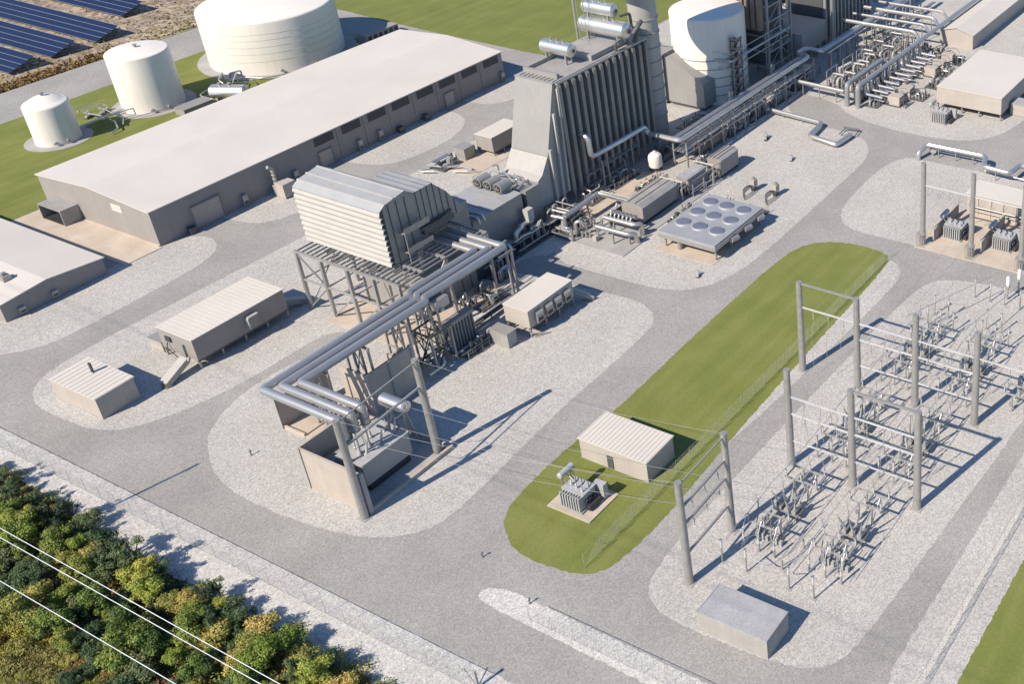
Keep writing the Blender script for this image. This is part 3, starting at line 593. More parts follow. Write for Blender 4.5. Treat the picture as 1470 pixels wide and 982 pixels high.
# ------------------------------------------------------------------ heat recovery boiler
hb=thing('recovery_boiler','tall grey heat recovery boiler with close vertical ribs and steel drums on top','boiler',(149,137.8,0))
MB().prism([(129.7,2.6),(129.7,7.75),(131.0,8.45),(132.9,11.2),(132.95,2.6)],'y',133.75,142).build('lower_duct','wall_pale',hb,False)
MB().prism([(133.0,2.6),(133.0,11.3),(136.7,23.5),(138.6,23.5),(138.6,2.6)],'y',133.7,142).build('inlet_duct','cladding',hb,False)
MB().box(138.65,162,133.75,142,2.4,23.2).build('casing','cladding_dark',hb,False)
MB().box(136.6,162.1,133.6,142.2,23.503,23.62).build('roof','steel_grey',hb,False)
MB().box(138.6,139.2,134.2,141.8,23.623,24.5).box(139.2,147,141.5,141.8,23.623,24.3).build('parapet','cladding',hb,False)
MB().box(148,158.5,134.4,141.9,23.623,24.6).build('roof_deck','steel_grey',hb,False)
b=MB()
for k in range(9): b.box(137.0,138.5,134.0+.9*k,134.1+.9*k,23.623,23.75)
b.build('roof_seam','cladding',hb,False)
for k in range(14):
    x=137.3+1.86*k
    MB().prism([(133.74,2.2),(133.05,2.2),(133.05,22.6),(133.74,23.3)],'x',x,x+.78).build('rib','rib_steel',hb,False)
    MB().box(x+.2,x+.5,133.0,133.35,0,2.197).build('leg','galvanised',hb,False)
for x,z0,z1 in ((133.4,2.4,12.4),(135.1,2.4,18.4),(136.5,3,22.5)):
    dx=(z1-11)*.30 if z1>12 else 0
    MB().bar((x,133.45,z0),(x+max(0,dx*.25),133.45,z1),.42,.45).build('buckstay','louvre_white',hb,False)
MB().cyl((136.8,132.9,23.6),(162.,132.9,23.6),.26).build('top_rail','galvanised',hb)
MB().box(141,156,132.4,132.95,4.1,4.2).build('walkway','steel_grey',hb,False)
b=MB()
for k in range(11): b.box(141+1.49*k,141.05+1.49*k,132.38,132.43,4.2,5.2)
b.box(141,156,132.37,132.42,5.2,5.25).box(141,156,132.375,132.415,4.7,4.73); b.build('railing','galvanised',hb,False)
b=MB()
for x in (139,143.5,148,152.5,157,161): b.box(x-.2,x+.2,141.6,142,0,2.38)
b.build('rear_leg','galvanised',hb,False)
MB().box(162.05,165.2,135.6,140.2,3,20).build('outlet_duct','cladding',hb,False)
b=MB(); 
for y in (133.3,133.9): b.bar((162.3,y,0),(162.3,y,23.6),.09)
for k in range(30): b.box(162.26,162.34,133.35,133.85,.6+.75*k,.66+.75*k)
b.build('ladder','galvanised',hb,False)
def drum(label,x,y0,y1,z,r,roofz,name='steam_drum',feet=(.18,.8)):
    t=thing(name,label,'drum',(x,(y0+y1)/2,roofz))
    MB().vessel((x,y0,z),(x,y1,z),r,22,.3).build('shell','aluminium',t)
    for f in feet:
        y=y0+(y1-y0)*f; MB().box(x-.75*r,x-.45*r,y-.13,y+.13,roofz,z-r*.7).box(x+.45*r,x+.75*r,y-.13,y+.13,roofz,z-r*.7).build('saddle','galvanised',t,False)
    b=MB()
    for f in (.3,.5,.7): y=y0+(y1-y0)*f; b.lathe((x,y,z+r-.05),[(.14,0),(.14,.4),(.22,.42),(.22,.52),(0,.54)],8)
    b.build('nozzle','galvanised',t); MB().cyl((x,y0-.02,z),(x,y0-.12,z),r*.3).build('manway','cladding_dark',t)
    return t
drum('small shiny steam drum alone at the turbine end of the boiler roof',145.3,135.9,143.0,26.2,1.25,23.62)
drum('large shiny steam drum lying on the boiler roof under the smaller one',155.6,131.6,142.6,27.2,1.55,24.6)
drum('medium shiny drum stacked above the large steam drum on the boiler roof',156.0,134.4,141.8,30.5,1.22,28.7)
pipeset('drum_piping','dark bundle of thick pipes at the near head of the large steam drum','pipework',(157.5,132,24),
 [([(156.2,131.2,26.6),(157.4,130.6,28.0),(159,131.2,28.2),(159.6,132.6,27),(159.6,133.6,24)],.42,.8),([(157,131.6,25.4),(158.4,131.8,26.4),(158.6,133.2,24)],.34,.6),([(154.2,132.6,26),(153.4,133.2,25.4),(153.4,133.2,23.7)],.3,.5),([(155.6,133.4,29.8),(157.6,132.6,29.9),(158,132.8,27)],.28,.6)],m='cladding_dark')
pipeset('vent_pipe','slim pale vent pipe rising from the boiler roof past the top edge','pipe',(153.6,142.6,23.6),[([(154.2,142.6,23.6),(154.2,142.6,38)],.22,0)],m='galvanised')
pipeset('drum_vent_frame','thin vertical vent lines beside the two stacked drums','pipework',(153.8,140.5,24.6),
 [([(153.6,139.8,24.6),(153.6,139.8,33)],.07,0),([(153.6,141.4,24.6),(153.6,141.4,33)],.07,0),([(153.6,139.8,32),(155.8,140.8,32.4)],.07,0),([(155.6,137.2,31.6),(155.6,137.2,34)],.08,0)],m='galvanised')
st=thing('exhaust_stack','round banded grey exhaust stack at the end of the ribbed boiler','chimney',(167.5,137.8,0))
MB().lathe((167.5,137.8,0),[(2.78,0),(2.78,30.6),(5.9,31.2),(5.9,49),(3.2,51.5),(3.2,56),(3.0,56),(3.0,54)],48).build('shell','stack_grey',st)  # widened upper part is added, unseen, to throw shade on the tall white tank
b=MB()
for k in range(9): b.lathe((167.5,137.8,2.+2.9*k),[(2.781,0),(2.93,.04),(2.93,.2),(2.781,.24)],48)
b.build('stiffener_ring','steel_grey',st)
pipeset('feed_pipe','thick lagged pipe along the foot of the ribbed boiler and out over the pipe rack','pipe',(157,125,0),
 [([(141,133,12.4),(141,131.4,12.0),(141,131.2,8.2),(156.4,131.2,7.8),(156.9,131.0,6.3),(157.0,123.5,6.3),(205.4,123.6,6.3),(205.6,127,6.3),(209.4,126.8,6.3),(209.6,122.6,6.3),(262,121.8,6.3)],.5,1.0)],
 posts=[(145,131.2,7.5),(152,131.2,7.3)])
pipeset('boiler_foot_piping','slim pipes and valves hanging at the foot of the ribbed boiler','pipework',(147,132,0),
 [([(144,132.6,6),(144,131.6,6),(144,131.6,1.2),(142,131.2,1.2)],.2,.4),([(146,132.6,5),(146,131.8,1.4),(148,131.4,1.4),(148,131.4,.2)],.16,.4),([(141,132.4,2),(152,132.2,2)],.12,.2),([(150,132.4,4),(150,131.4,3.4),(150,131.4,.2)],.12,.3),([(142.6,131.2,.9),(145.4,130.6,.9),(145.4,130.6,.1)],.18,.3)],m='steel_grey')
t=thing('blowdown_vessel','plump white upright vessel on short legs beside the ribbed boiler','vessel',(154.7,128.1,0))
MB().lathe((154.7,128.1,0),[(.2,.55),(.9,.7),(1.3,1.05),(1.35,1.4),(1.35,2.9),(1.2,3.4),(.8,3.75),(.3,3.9),(.3,4.1),(0,4.12)],24).build('shell','tank_white',t)
for a in (45,135,225,315): x=154.7+1.0*math.cos(R(a));y=128.1+1.0*math.sin(R(a)); MB().box(x-.1,x+.1,y-.1,y+.1,0,.9).build('leg','dark_metal',t,False)
t=thing('valve_stand','small beige valve assembly between the ribbed boiler and the gabled skid house','valve',(140.2,125.4,0))
MB().tube([(139,125.2,.4),(139.6,125.4,1.0),(141,125.6,1.0),(142,125.2,.3)],.2,8,.3).build('pipe','galvanised',t); MB().lathe((140,125.4,1.0),[(.25,0),(.3,.3),(.1,.4),(.1,.8),(.35,.85),(.35,.95),(0,1)],12).build('handwheel','wall_beige',t)
# ------------------------------------------------------------------ pipe rack
pr=thing('pipe_rack','long steel pipe rack carrying lagged pipes from the boiler to the far units','pipe rack',(182,124.6,0))
xs=[158.2+4.02*k for k in range(13)]
for x in xs:
    for y in (123.1,126.2): MB().box(x-.14,x+.14,y-.14,y+.14,0,5.8).build('leg','galvanised',pr,False)
    MB().box(x-.11,x+.11,122.9,126.4,5.55,5.8).box(x-.1,x+.1,122.9,126.4,3.2,3.42).build('cross_beam','galvanised',pr,False)
MB().box(158.2,206.5,122.98,123.16,4.5,4.7).box(158.2,206.5,126.1,126.28,4.5,4.7).build('stringer','galvanised',pr,False)
for y,z,r in ((125.2,6.05,.28),(125.9,5.98,.2),(124.5,5.98,.16),(123.6,3.66,.22),(124.2,3.6,.16),(124.8,3.66,.22),(125.6,3.6,.16),(123.3,2.9,.13)):
    MB().cyl((157.6,y,z),(206.8,y,z),r,None,8).build('pipe','pipe_lagging',pr)
b=MB()
for x in xs[1::2]: b.bar((x,123.1,.3),(x+4.0,123.1,5.5),.1)
b.build('brace','steel_grey',pr,False)
t=thing('pipe_rack_box','large dull lagged box inside the near end of the long pipe rack','enclosure',(168,124.6,0))
MB().box(163.6,172.5,123.7,125.6,.9,2.9).build('casing','brown_panel',t); MB().box(163.8,172.3,123.8,125.5,.1,.897).build('plinth','cladding_dark',t)
rk=thing('pipe_rack','short steel pipe rack in the shade between the tall white tank and the far units','pipe rack',(226,122.4,0))
for k in range(12):
    x=211+4.3*k
    for y in (121.2,124.2): MB().box(x-.13,x+.13,y-.13,y+.13,0,5.8).build('leg','galvanised',rk,False)
    MB().box(x-.1,x+.1,121,124.4,5.5,5.75).build('cross_beam','galvanised',rk,False)
for y,z,r in ((123.4,6.,.24),(124,5.95,.18),(121.3,5.95,.18)): MB().cyl((210,y,z),(262,y,z),r,None,8).build('pipe','pipe_lagging',rk)
for x,y,l in ((178.2,126.4,'nearer of two vertical relief valves on the long pipe rack'),(194.6,126.6,'farther of two vertical relief valves on the long pipe rack')):
    t=thing('relief_valve',l,'valve',(x,y,5.8)); MB().lathe((x,y,5.8),[(.3,0),(.3,.5),(.5,.55),(.5,.7),(.25,.8),(.3,1.8),(.15,2.1),(0,2.12)],10).build('body','galvanised',t); MB().tube([(x,y,6.3),(x+1,y,6.3),(x+1,y,7.4)],.16,8,.3).build('outlet_pipe','pipe_lagging',t)
# ------------------------------------------------------------------ second unit behind
tw=thing('tall_white_tank','tall white round tank with a domed roof behind the banded stack','tank',(191.8,140.4,0))
rr=8.02;k=.55;pr_=[(rr,0),(rr,19.2-k)]+[(rr-k+k*math.cos(R(a)),19.2-k+k*math.sin(R(a))) for a in (12,25,40,55,70,85)]+[(5,19.45),(2.5,19.55),(0,19.6)]
MB().lathe((191.8,140.4,0),pr_,72).build('shell','tank_white',tw)
b=MB()
for z in (2,4,6,8,10): b.lathe((191.8,140.4,z),[(rr+.003,0),(rr+.1,.05),(rr+.1,.2),(rr+.003,.25)],72)
b.build('ring_seam','steel_grey',tw)
a0=math.atan2(133-140.4,187.4-191.8)
lt=thing('ladder_tower','dark caged ladder tower up the shaded front of the tall white tank','ladder',(188.2,131.9,0))
b=MB(); cx,cy=191.8+9.0*math.cos(a0+.25),140.4+9.0*math.sin(a0+.25)
for dx,dy in ((-.9,-.7),(.9,-.7),(-.9,.7),(.9,.7)): b.bar((cx+dx,cy+dy,0),(cx+dx,cy+dy,14.5),.16)
b.build('post','dark_metal',lt,False)
for k in range(7): MB().box(cx-1.1,cx+1.1,cy-.9,cy+.9,2+2*k,2.12+2*k).box(cx-1.1,cx-1.04,cy-.9,cy+.9,2.4+2*k,3+2*k).box(cx-1.1,cx+1.1,cy-.95,cy-.9,2.4+2*k,3+2*k).build('landing','brown_panel',lt,False)
b=MB()
for k in range(7): b.bar((cx-.9,cy,2+2*k-1.9),(cx+.9,cy,2+2*k),.5,.1)
b.build('flight','dark_metal',lt,False)
t=thing('wedge_duct','big grey duct with a sloping top standing before the tall white tank','duct',(184,140,0))
MB().prism([(144.4,.9),(144.4,10.9),(143.4,10.9),(135.2,6.3),(135.2,.9)],'x',181.4,186.4).build('casing','cladding',t,False)
MB().box(181.6,186.2,144.45,145.0,.9,11.1).build('dark_joint','dark_metal',t,False); MB().box(182,186,136,144,0,.897).build('leg_frame','cladding_dark',t,False)
MB().box(181.2,187,145.1,149.5,.5,11.4).build('fan_housing','cladding',t,False)
pipeset('tank_side_pipe','bright pipe bent around the front of the tall white tank at mid height','pipe',(187,132,10),
 [([(183.5,149,10.4),(184.4,146,10.4),(186.4,131.2,10.4),(210,131.2,10.4)],.28,.6),([(186.0,149,8.6),(186.4,131.6,8.6),(210,131.6,8.6)],.16,.5),([(184.6,149,12.2),(186,131,12.2),(206,131,12.2)],.1,.4)],posts=[(199.5,130.9,12.6),(208.6,130.9,12.6),(186.5,130.8,10)])
for k,(z) in enumerate((9.6,11.2,12.8)):
    t=thing('grating_platform',('lowest','middle','top')[k]+' of three small railed platforms between the stack and the tall white tank','platform',(182,150.5,z),'railed platforms by the tall white tank')
    MB().box(179.4,184.6,149.8,153,z,z+.12).build('floor','galvanised',t,False); b=MB()
    for j in range(9): b.box(179.4,179.46,149.8+.38*j,149.86+.38*j,z+.12,z+1.0)
    for j in range(13): b.box(179.4+.42*j,179.46+.42*j,149.8,149.86,z+.12,z+1.0)
    b.box(179.38,179.48,149.8,153,z+1.0,z+1.07).box(179.4,184.6,149.78,149.88,z+1.003,z+1.07); b.build('railing','dark_metal',t,False)
    MB().box(181.9,182.1,151.3,151.5,z-1.6 if k else 0,z-.003).build('post','steel_grey',t,False)
sf=thing('steel_access_frame','dark multi level steel access frame right of the tall white tank','steel frame',(206,140,0))
for x in (201.5,206.5,211.):
    for y in (131.5,138,145): MB().box(x-.22,x+.22,y-.22,y+.22,0,22).build('column','steel_grey',sf,False)
for z in (3.5,7,10.5,14,17.5,21):
    b=MB().box(201.4,211.2,131.3,131.6,z,z+.3).box(201.4,201.7,131.3,145.2,z,z+.3).box(201.4,211.2,137.8,138.1,z,z+.3).box(202,211,131.62,137.7,z+.1,z+.2); b.build('floor_beam','steel_grey',sf,False)
b=MB()
for z in (0,3.5,7,10.5,14): b.bar((201.5,131.5,z),(206.5,131.5,z+3.5),.18); b.bar((211,131.5,z),(206.5,131.5,z+3.5),.18)
b.build('brace','steel_grey',sf,False)
for k in range(5): MB().box(200.0,201.2,132.3+1.5*k,133.3+1.5*k,12.5,24).build('brown_panel','brown_panel',sf,False)
MB().box(202.2,210.6,133.2,145.2,4.2,24).build('shadow_mass','cladding_dark',sf,False)  # solid block added inside the open frame to cast shade and darken its inside
t=thing('flat_duct_box','large flat topped grey duct box behind the steel access frame','duct',(217.5,135.5,0))
MB().box(212.,223.6,129.2,142.6,3.6,8.2).build('casing','cladding',t,False)
MB().box(213,214,130,131,0,3.597).box(221,222,130,131,0,3.597).box(213,214,141,142,0,3.597).build('leg','steel_grey',t,False)
b2=thing('second_boiler','second ribbed boiler seen only at its foot along the top edge','boiler',(238,137,0))
MB().box(226,250,131.7,142,2.4,24).build('casing','cladding_dark',b2,False)
for k in range(13): MB().box(226.2+1.86*k,226.9+1.86*k,131.0,131.697,2.,24).build('rib','cladding',b2,False)
b=MB()
for k in range(13): b.box(226.3+1.86*k,226.7+1.86*k,131.1,131.5,0,1.997)
b.build('leg','galvanised',b2,False)
t=thing('finned_cooler','pale finned cooler bank on a deck above the flat topped duct box','cooler',(223,146,0))
MB().box(216,234,143,152,9,9.3).build('deck','galvanised',t,False)
b=MB()
for k in range(26): b.box(216.2+.68*k,216.45+.68*k,143.1,151.8,9.303,11.6)
b.build('fin','steel_grey',t,False)
b=MB()
for x in (217,225,233):
    for y in (143.5,151.5): b.box(x-.2,x+.2,y-.2,y+.2,0,8.997)
b.build('leg','steel_grey',t,False)
for i,(x,y) in enumerate(((224.6,128.4),(225.8,128.6))):
    pipeset('downcomer_pipe','%s of two tall vertical pipes right of the flat topped duct box'%('left','right')[i],'pipe',(x,y,0),[([(x,y,24),(x,y,.8),(x+1.4,y-1,.8)],.42,.8)],m='galvanised',group='pair of tall downcomer pipes')

rnd=random.Random(77)
def clutter(label,x0,x1,y0,y1,n,zmax,name='pipe_skid',mm=('steel_grey','galvanised','cladding_dark','pipe_lagging')):
    """skid with a base frame, short pipes, boxes, valves and a handrail"""
    t=thing(name,label,'pipe skid',((x0+x1)/2,(y0+y1)/2,0))
    MB().box(x0,x1,y0,y1,.06,.24).build('base_frame','cladding_dark',t,False)
    for k in range(n):
        x=x0+.2+rnd.random()*(x1-x0-.9);y=y0+.2+rnd.random()*(y1-y0-.5);z=.5+rnd.random()*(zmax-.6);L=rnd.uniform(.6,min(3.5,x1-x)) ; r=rnd.choice((.06,.08,.11,.16,.22))
        dx,dy=(L,0) if rnd.random()<.6 else (0,min(L,y1-y-.1))
        MB().tube([(x,y,.2),(x,y,z),(x+dx,y+dy,z),(x+dx,y+dy,.25 if rnd.random()<.7 else z+.5)],r,7,r*2.2).build('pipe',rnd.choice(mm),t)
    for k in range(max(2,n//3)):
        x=x0+.3+rnd.random()*(x1-x0-.9);y=y0+.3+rnd.random()*(y1-y0-.8);w=rnd.uniform(.25,.7)
        if rnd.random()<.5: MB().box(x,x+w,y,y+w*.8,.24,.6+rnd.random()*1.3).build('equipment_box',rnd.choice(mm),t,False)
        else: MB().lathe((x,y,.24),[(w*.5,0),(w*.5,.7),(w*.2,.85),(w*.45,1.0),(w*.45,1.15),(0,1.2)],9).build('valve',rnd.choice(mm),t)
    b=MB(); m=max(2,int((x1-x0)/1.2))
    for k in range(m+1): x=x0+(x1-x0)*k/m; b.box(x-.025,x+.025,y0,y0+.05,.24,1.3)
    b.box(x0,x1,y0,y0+.05,1.3,1.35).box(x0,x1,y0+.005,y0+.045,.8,.84); b.build('railing','galvanised',t,False); return t
clutter('dark pipe skid at the foot of the ribbed boiler nearest the turbine',137.5,143,129.6,132.2,10,2.6)
clutter('dark pipe skid at the foot of the ribbed boiler behind the thick lagged pipe',144.5,152,129.8,132.2,12,2.2)
clutter('dark pipe skid in the shade between the banded stack and the white vessel',158,166,128.5,133,12,2.4)
clutter('cluster of pipes and boxes under the near end of the long pipe rack',158.5,163.2,121.0,122.8,9,2.0)
for k,(x,l) in enumerate(((173,'just after the lagged box'),(181,'in the middle of its run'),(190,'near the link pipe'),(199.5,'at its far end'))):
    clutter('crowded pipes on the ground under the long pipe rack, %s'%l,x,x+7,123.3,126.1,13,2.6)
clutter('shaded pipe skid between the sloping grey duct and the banded stack',172,180,131,136,12,2.2)
clutter('shaded pipe skid in front of the tall white tank',188,198,128.2,131,14,2.8)
clutter('pipe skid in the dark foot of the steel access frame',203,212,127.6,131,12,3.0)
for k,(x,l) in enumerate(((199,'at their bent ends'),(206.5,'behind the first beige pump boxes'),(214,'behind the middle of the row'),(222,'behind the farther pump boxes'),(230,'toward the gabled building'))):
    clutter('dark pipe row under the near bent header, %s'%l,x,x+6.6,107.9,109.6,14,4.2)
    clutter('pipe strip before the near bent header, %s'%l,x+.4,x+6.8,103.6,106.4,9,2.2)
for k,(x,l) in enumerate(((204.6,'nearest the road'),(212,'second from the road'),(219.6,'third from the road'),(227,'fourth from the road'))):
    clutter('pump and pipe skid beside the white roofed building, %s'%l,x+2.4,x+6.4,96.4,99.4,10,1.9)
clutter('grey pipe skid on the turbine deck edge before the bus duct ends',110.6,113.6,126.0,128.6,9,3.0)
clutter('shaded pipes between generator enclosure and bus duct posts',103,109,122.4,124.4,9,1.6)
clutter('small pipes beside the ribbed intake duct on the warehouse side',113.8,121,143.6,146.8,9,1.8)
clutter('low pipes and boxes between turbine hall and the house on legs behind',122,130,145,150,10,1.6)
clutter('pipe skid behind the seamed skid house along the boiler road',139,150,122.4,124.4,12,1.5)
clutter('equipment row on the breaker pad left of the bus trestles',74.2,78,119,121.8,7,2.6)
clutter('equipment row on the breaker pad between fire walls and bus trestle',79.8,84.4,118.4,121.6,9,3.6)

clutter('low skid of pipes left of the ribbed boiler on the open gravel',124,129,152,156,12,1.4)
clutter('low skid of valves nearer the house on legs behind the boiler',131,136,148,152.5,12,1.6)
clutter('boxes and pipes against the far side of the turbine exhaust',127,134,143,146,12,2.8)
clutter('pipes and boxes along the far edge of the nine fan cooler',147.2,150.5,100,109.6,12,1.2)
clutter('pipe skid between the seamed skid house and the nine fan cooler',139,146,112.2,114,9,1.2)
clutter('pipes on the gravel strip before the white upright vessel',146,152.5,124.6,126.6,9,1.2)
clutter('dense pipes beside the bright looped headers',126.4,131.6,124.8,128.4,14,2.6)
clutter('pipes and boxes at the foot of the slatted cabinet',93,100,115.4,117.6,10,1.4)
# ------------------------------------------------------------------ fin fan cooler, enclosures and front skid
mat('cooler_deck',(.36,.375,.39),.5,metal=.35,var=.08,scale=.8,fine=.05)
fc=thing('fan_cooler','flat raised cooler with nine round blue fan cowls in three rows','cooler',(139,104.4,0))
MB().box(131.6,146.4,98.6,110.0,2.6,3.3).build('deck','cooler_deck',fc,False)
MB().box(131.9,146.1,98.9,109.7,1.9,2.597).build('bundle','steel_grey',fc,False)
b=MB(); b.box(131.4,146.6,98.4,98.597,2.3,3.0).box(131.4,131.597,98.6,110.0,2.2,2.9)
b.build('side_beam','galvanised',fc,False)
for x in (135.8,139.9,143.9):
    for y in (107.9,104.5,101.0):
        f=MB().lathe((x,y,3.303),[(1.42,0),(1.28,.10),(1.24,.24),(1.16,.24)],28).build('fan_cowl','cooler_deck',fc)
        MB().lathe((x,y,3.55),[(1.17,0),(1.17,.04),(.4,.09),(0,.1)],28).build('fan_guard','fan_blue',f)
for x in (132.4,137,141.6,145.9):
    for y in (99.1,109.3): MB().box(x-.14,x+.14,y-.14,y+.14,0,1.897).build('leg','galvanised',fc,False)
for x in (136,140,144): MB().cyl((x,98.39,2.2),(x+1.7,98.1,2.0),.5,None,10).build('motor','galvanised',fc)
pipeset('cooler_duct','pale elbow pipe arching from the near end of the nine fan cooler','pipe',(133,105,0),[([(132.6,106.6,.2),(132.6,106.6,1.9),(132.6,104.2,2.0),(134,103.8,2)],.42,.8)],m='galvanised')
for x,y,l in ((156.3,107,'farther'),(156.4,102.3,'nearer')):
    t=thing('pump_station','%s of two small pump stations with pipes beyond the nine fan cooler'%l,'pump',(x,y,0),'pump stations beyond the cooler')
    MB().box(x-.6,x+.6,y-.5,y+.5,.9,2.3).build('motor_box','wall_beige',t); MB().box(x-.4,x+.4,y-.4,y+.4,.05,.897).build('stand','cladding_dark',t,False)
    for k in range(3): MB().tube([(x-.4,y+.3-.3*k,1.2),(x-1.6,y+.4-.4*k,1.5),(x-3.0-.4*k,y+.3-.4*k,1.5),(x-3.2-.4*k,y+.2-.4*k,.1)],.11,8,.4).build('pipe','cladding_dark',t)
    MB().lathe((x+.1,y,2.3),[(.25,0),(.35,.1),(.3,.4),(0,.5)],10).build('motor_cap','galvanised',t)
def enclosure(name,label,x0,x1,y0,y1,z0,h,m,roofm,seams=2,cham=.5):
    t=thing(name,label,'enclosure',((x0+x1)/2,(y0+y1)/2,0))
    MB().prism([(y0,z0),(y1,z0),(y1,h-cham*.6),(y1-cham,h),(y0+cham,h),(y0,h-cham*.6)],'x',x0,x1).build('wall',m,t,False)
    MB().prism([(y0-.06,h-cham*.6),(y0+cham,h+.03),(y1-cham,h+.03),(y1+.06,h-cham*.6),(y1+.06,h-cham*.6+.1),(y1-cham,h+.14),(y0+cham,h+.14),(y0-.06,h-cham*.6+.1)],'x',x0-.1,x1+.1).build('roof',roofm,t,False)
    b=MB()
    for k in range(seams): y=y0+(y1-y0)*(k+1)/(seams+1); b.box(x0-.1,x1+.1,y-.06,y+.06,h+.143,h+.24)
    b.build('roof_seam','cladding_dark',t,False)
    MB().box(x0+.2,x1-.2,y0+.2,y1-.2,.1,z0-.003).build('skid','dark_metal',t,False)
    return t
enclosure('skid_house','long mauve grey skid house with two dark roof seams beside the nine fan cooler',136.2,146.2,116.8,121.4,.8,4.0,'wall_panel','steel_grey',2,.9)
enclosure('skid_house','small grey skid house between the long seamed one and the far one',149.0,154.6,116.4,118.9,.8,3.5,'wall_panel','roof_grey',0,.3)
enclosure('skid_house','far grey skid house with rounded roof edges beside the pipe rack',157.4,163.2,114.8,117.9,.7,4.0,'wall_panel','steel_grey',3,.6)
rnd=random.Random(5)
for x0,x1,y0,y1,l in ((146.6,149,116.0,121,'pipes and valves in the gap after the long seamed skid house'),(154.8,157.2,114.8,119.2,'pipes and valves in the gap before the far skid house')):
    t=thing('valve_rack',l,'pipe skid',((x0+x1)/2,(y0+y1)/2,0))
    for k in range(7):
        y=y0+.3+(y1-y0-.6)*k/6; z=1.6+rnd.random()*1.4; MB().tube([(x0+.1,y,.2),(x0+.1,y,z),(x1-.2,y,z),(x1-.2,y,.6)],.1+.08*rnd.random(),8,.3).build('pipe','pipe_lagging' if k%2 else 'galvanised',t)
    for x in (x0+.2,x1-.2):
        for y in (y0+.15,y1-.15): MB().box(x-.08,x+.08,y-.08,y+.08,.1,3.6).build('post','galvanised',t,False)
    MB().box(x0+.1,x1-.1,y0+.1,y0+.25,3.6,3.75).box(x0+.1,x1-.1,y1-.25,y1-.1,3.6,3.75).cyl((x0+.3,y0,3.9),(x0+.3,y1,3.9),.15).build('header','louvre_white',t,False)
pipeset('skid_front_piping','thin pipes along the near edge of the small and far skid houses','pipework',(152,115,0),
 [([(148.6,115.6,.9),(156.8,115.4,.9)],.12,0),([(148.6,115.2,1.7),(152.6,115.1,1.7),(152.6,115.1,.2)],.12,.3),([(150,116.2,2.6),(156.4,116.0,2.6)],.1,0)],posts=[(149,115.4,2.6),(152.2,115.2,2.6),(155.6,115.3,2.6)])
t=thing('feed_skid','bright pipework skid with looped headers in front of the long seamed skid house','pipe skid',(130.5,119,0))
for pts,r,fl in (([(128.4,127.6,3.0),(137.6,127.6,3.4),(137.6,120.2,3.4),(136.6,119.4,3.4)],.46,.6),([(128.4,127.6,3.0),(127.6,127.6,1.0)],.44,.3),
  ([(132.1,122.0,2.6),(132.2,115.6,2.6),(133.4,115.0,2.5),(133.4,115.0,.2)],.42,.7),([(129.1,121.3,2.5),(129.3,114.6,2.5),(130.4,114.2,2.3),(131,114.2,.2)],.42,.7),
  ([(133.8,121.8,3.0),(134,116.4,3.0)],.34,0),([(130.6,120,1.3),(131,115.2,1.3)],.36,0),
  ([(137.6,127,3.95),(137.9,119.6,3.95)],.12,0),([(136.8,126,3.9),(137,119,3.9)],.12,0),([(129.5,132.4,2.9),(129.9,127.8,2.9)],.3,0),([(130.4,132.4,3.0),(130.6,128.2,3.0)],.22,0),([(131.7,132.7,3.4),(131.8,128.2,3.4)],.12,0),([(127.8,129.8,3.0),(128.1,127.4,3.0),(128.1,127.2,.3)],.36,.4),
  ([(126.6,129.4,.6),(126.2,124.2,.6)],.22,0),([(127.6,129.2,1.0),(127.4,124.4,1.0),(127.4,124.4,3.2),(128,123.6,3.6),(128.4,123.4,2.4)],.3,.5)):
    MB().tube(pts,r,12,fl).build('pipe','pipe_lagging',t)
for k in range(6):
    y=120.8-.85*k; MB().tube([(132.4,y,2.7),(132.6,y,3.5),(133.6,y,3.6),(134.1,y,3.1)],.19,8,.4).build('riser','pipe_lagging',t)
for x,y,h in ((128.8,117.6,2.1),(129.9,115.0,2.1),(132.1,114.4,2.2),(131.9,119.8,2.2),(127.6,124.6,3),(126.3,124.3,2.6),(130.6,127.6,2.6),(134.4,127.6,2.9)): MB().box(x-.13,x+.13,y-.13,y+.13,.1,h).build('support','galvanised',t,False)
b=MB(); rnd=random.Random(9)
for k in range(14): x=128+rnd.random()*7;y=121+rnd.random()*5.4; b.lathe((x,y,.2),[(.18,0),(.22,.5),(.12,.7),(.26,.9),(.26,1.1),(0,1.15)],8)
b.build('valve','galvanised',t)
MB().box(127.9,128.7,120.6,121.4,.16,1.1).build('control_box','wall_beige',t,False)
MB().box(133,137.4,121.9,122.1,.2,2.6).build('panel','cladding_dark',t,False)
for k in range(3):
    x=(175.9,170.1,126.9)[k];y=(116.6,107.1,98.8)[k]
    pumpset('sump_pump',('small dark pump on the gravel between pipe rack and cooler, farthest','small dark pump on open gravel beyond the pump stations','lone small pump near the gravel corner in front of the nine fan cooler')[k],(x,y,.02),R(20),None,(.8,.6,.55)[k])
# left yard skids near the house behind the boiler
pipeset('yard_pipe_skid','scatter of small bright pipes on the gravel between intake house and road','pipework',(137,162,0),
 [([(133.8,168.6,.7),(135.8,166.4,.7),(136.2,165,.7)],.16,.3),([(133.2,167.2,.5),(134.4,164.8,.5)],.14,0),([(136.4,163.8,.8),(138.2,161.8,.8),(138.6,159.4,.4)],.2,.4),([(136,161.6,.6),(137.2,159,.6),(138.4,157.8,.6)],.12,.3),([(135.2,164,1.2),(137.6,163.4,1.2),(137.6,163.4,.1)],.12,.3)])
t=thing('yard_skid','low open skid of grey boxes and valves beside the scatter of small bright pipes','skid',(137.5,164.8,0))
MB().box(135.6,140.6,163.6,167.4,.07,.3).build('base_frame','cladding_dark',t,False)
b=MB(); rnd=random.Random(21)
for k in range(9): x=136+rnd.random()*4;y=164+rnd.random()*3; b.box(x,x+.6,y,y+.5,.3,.8+rnd.random()*.9)
b.build('equipment_box','steel_grey',t,False); MB().box(136,140.2,166.2,167.2,1.3,1.4).build('canopy','fan_blue',t,False)
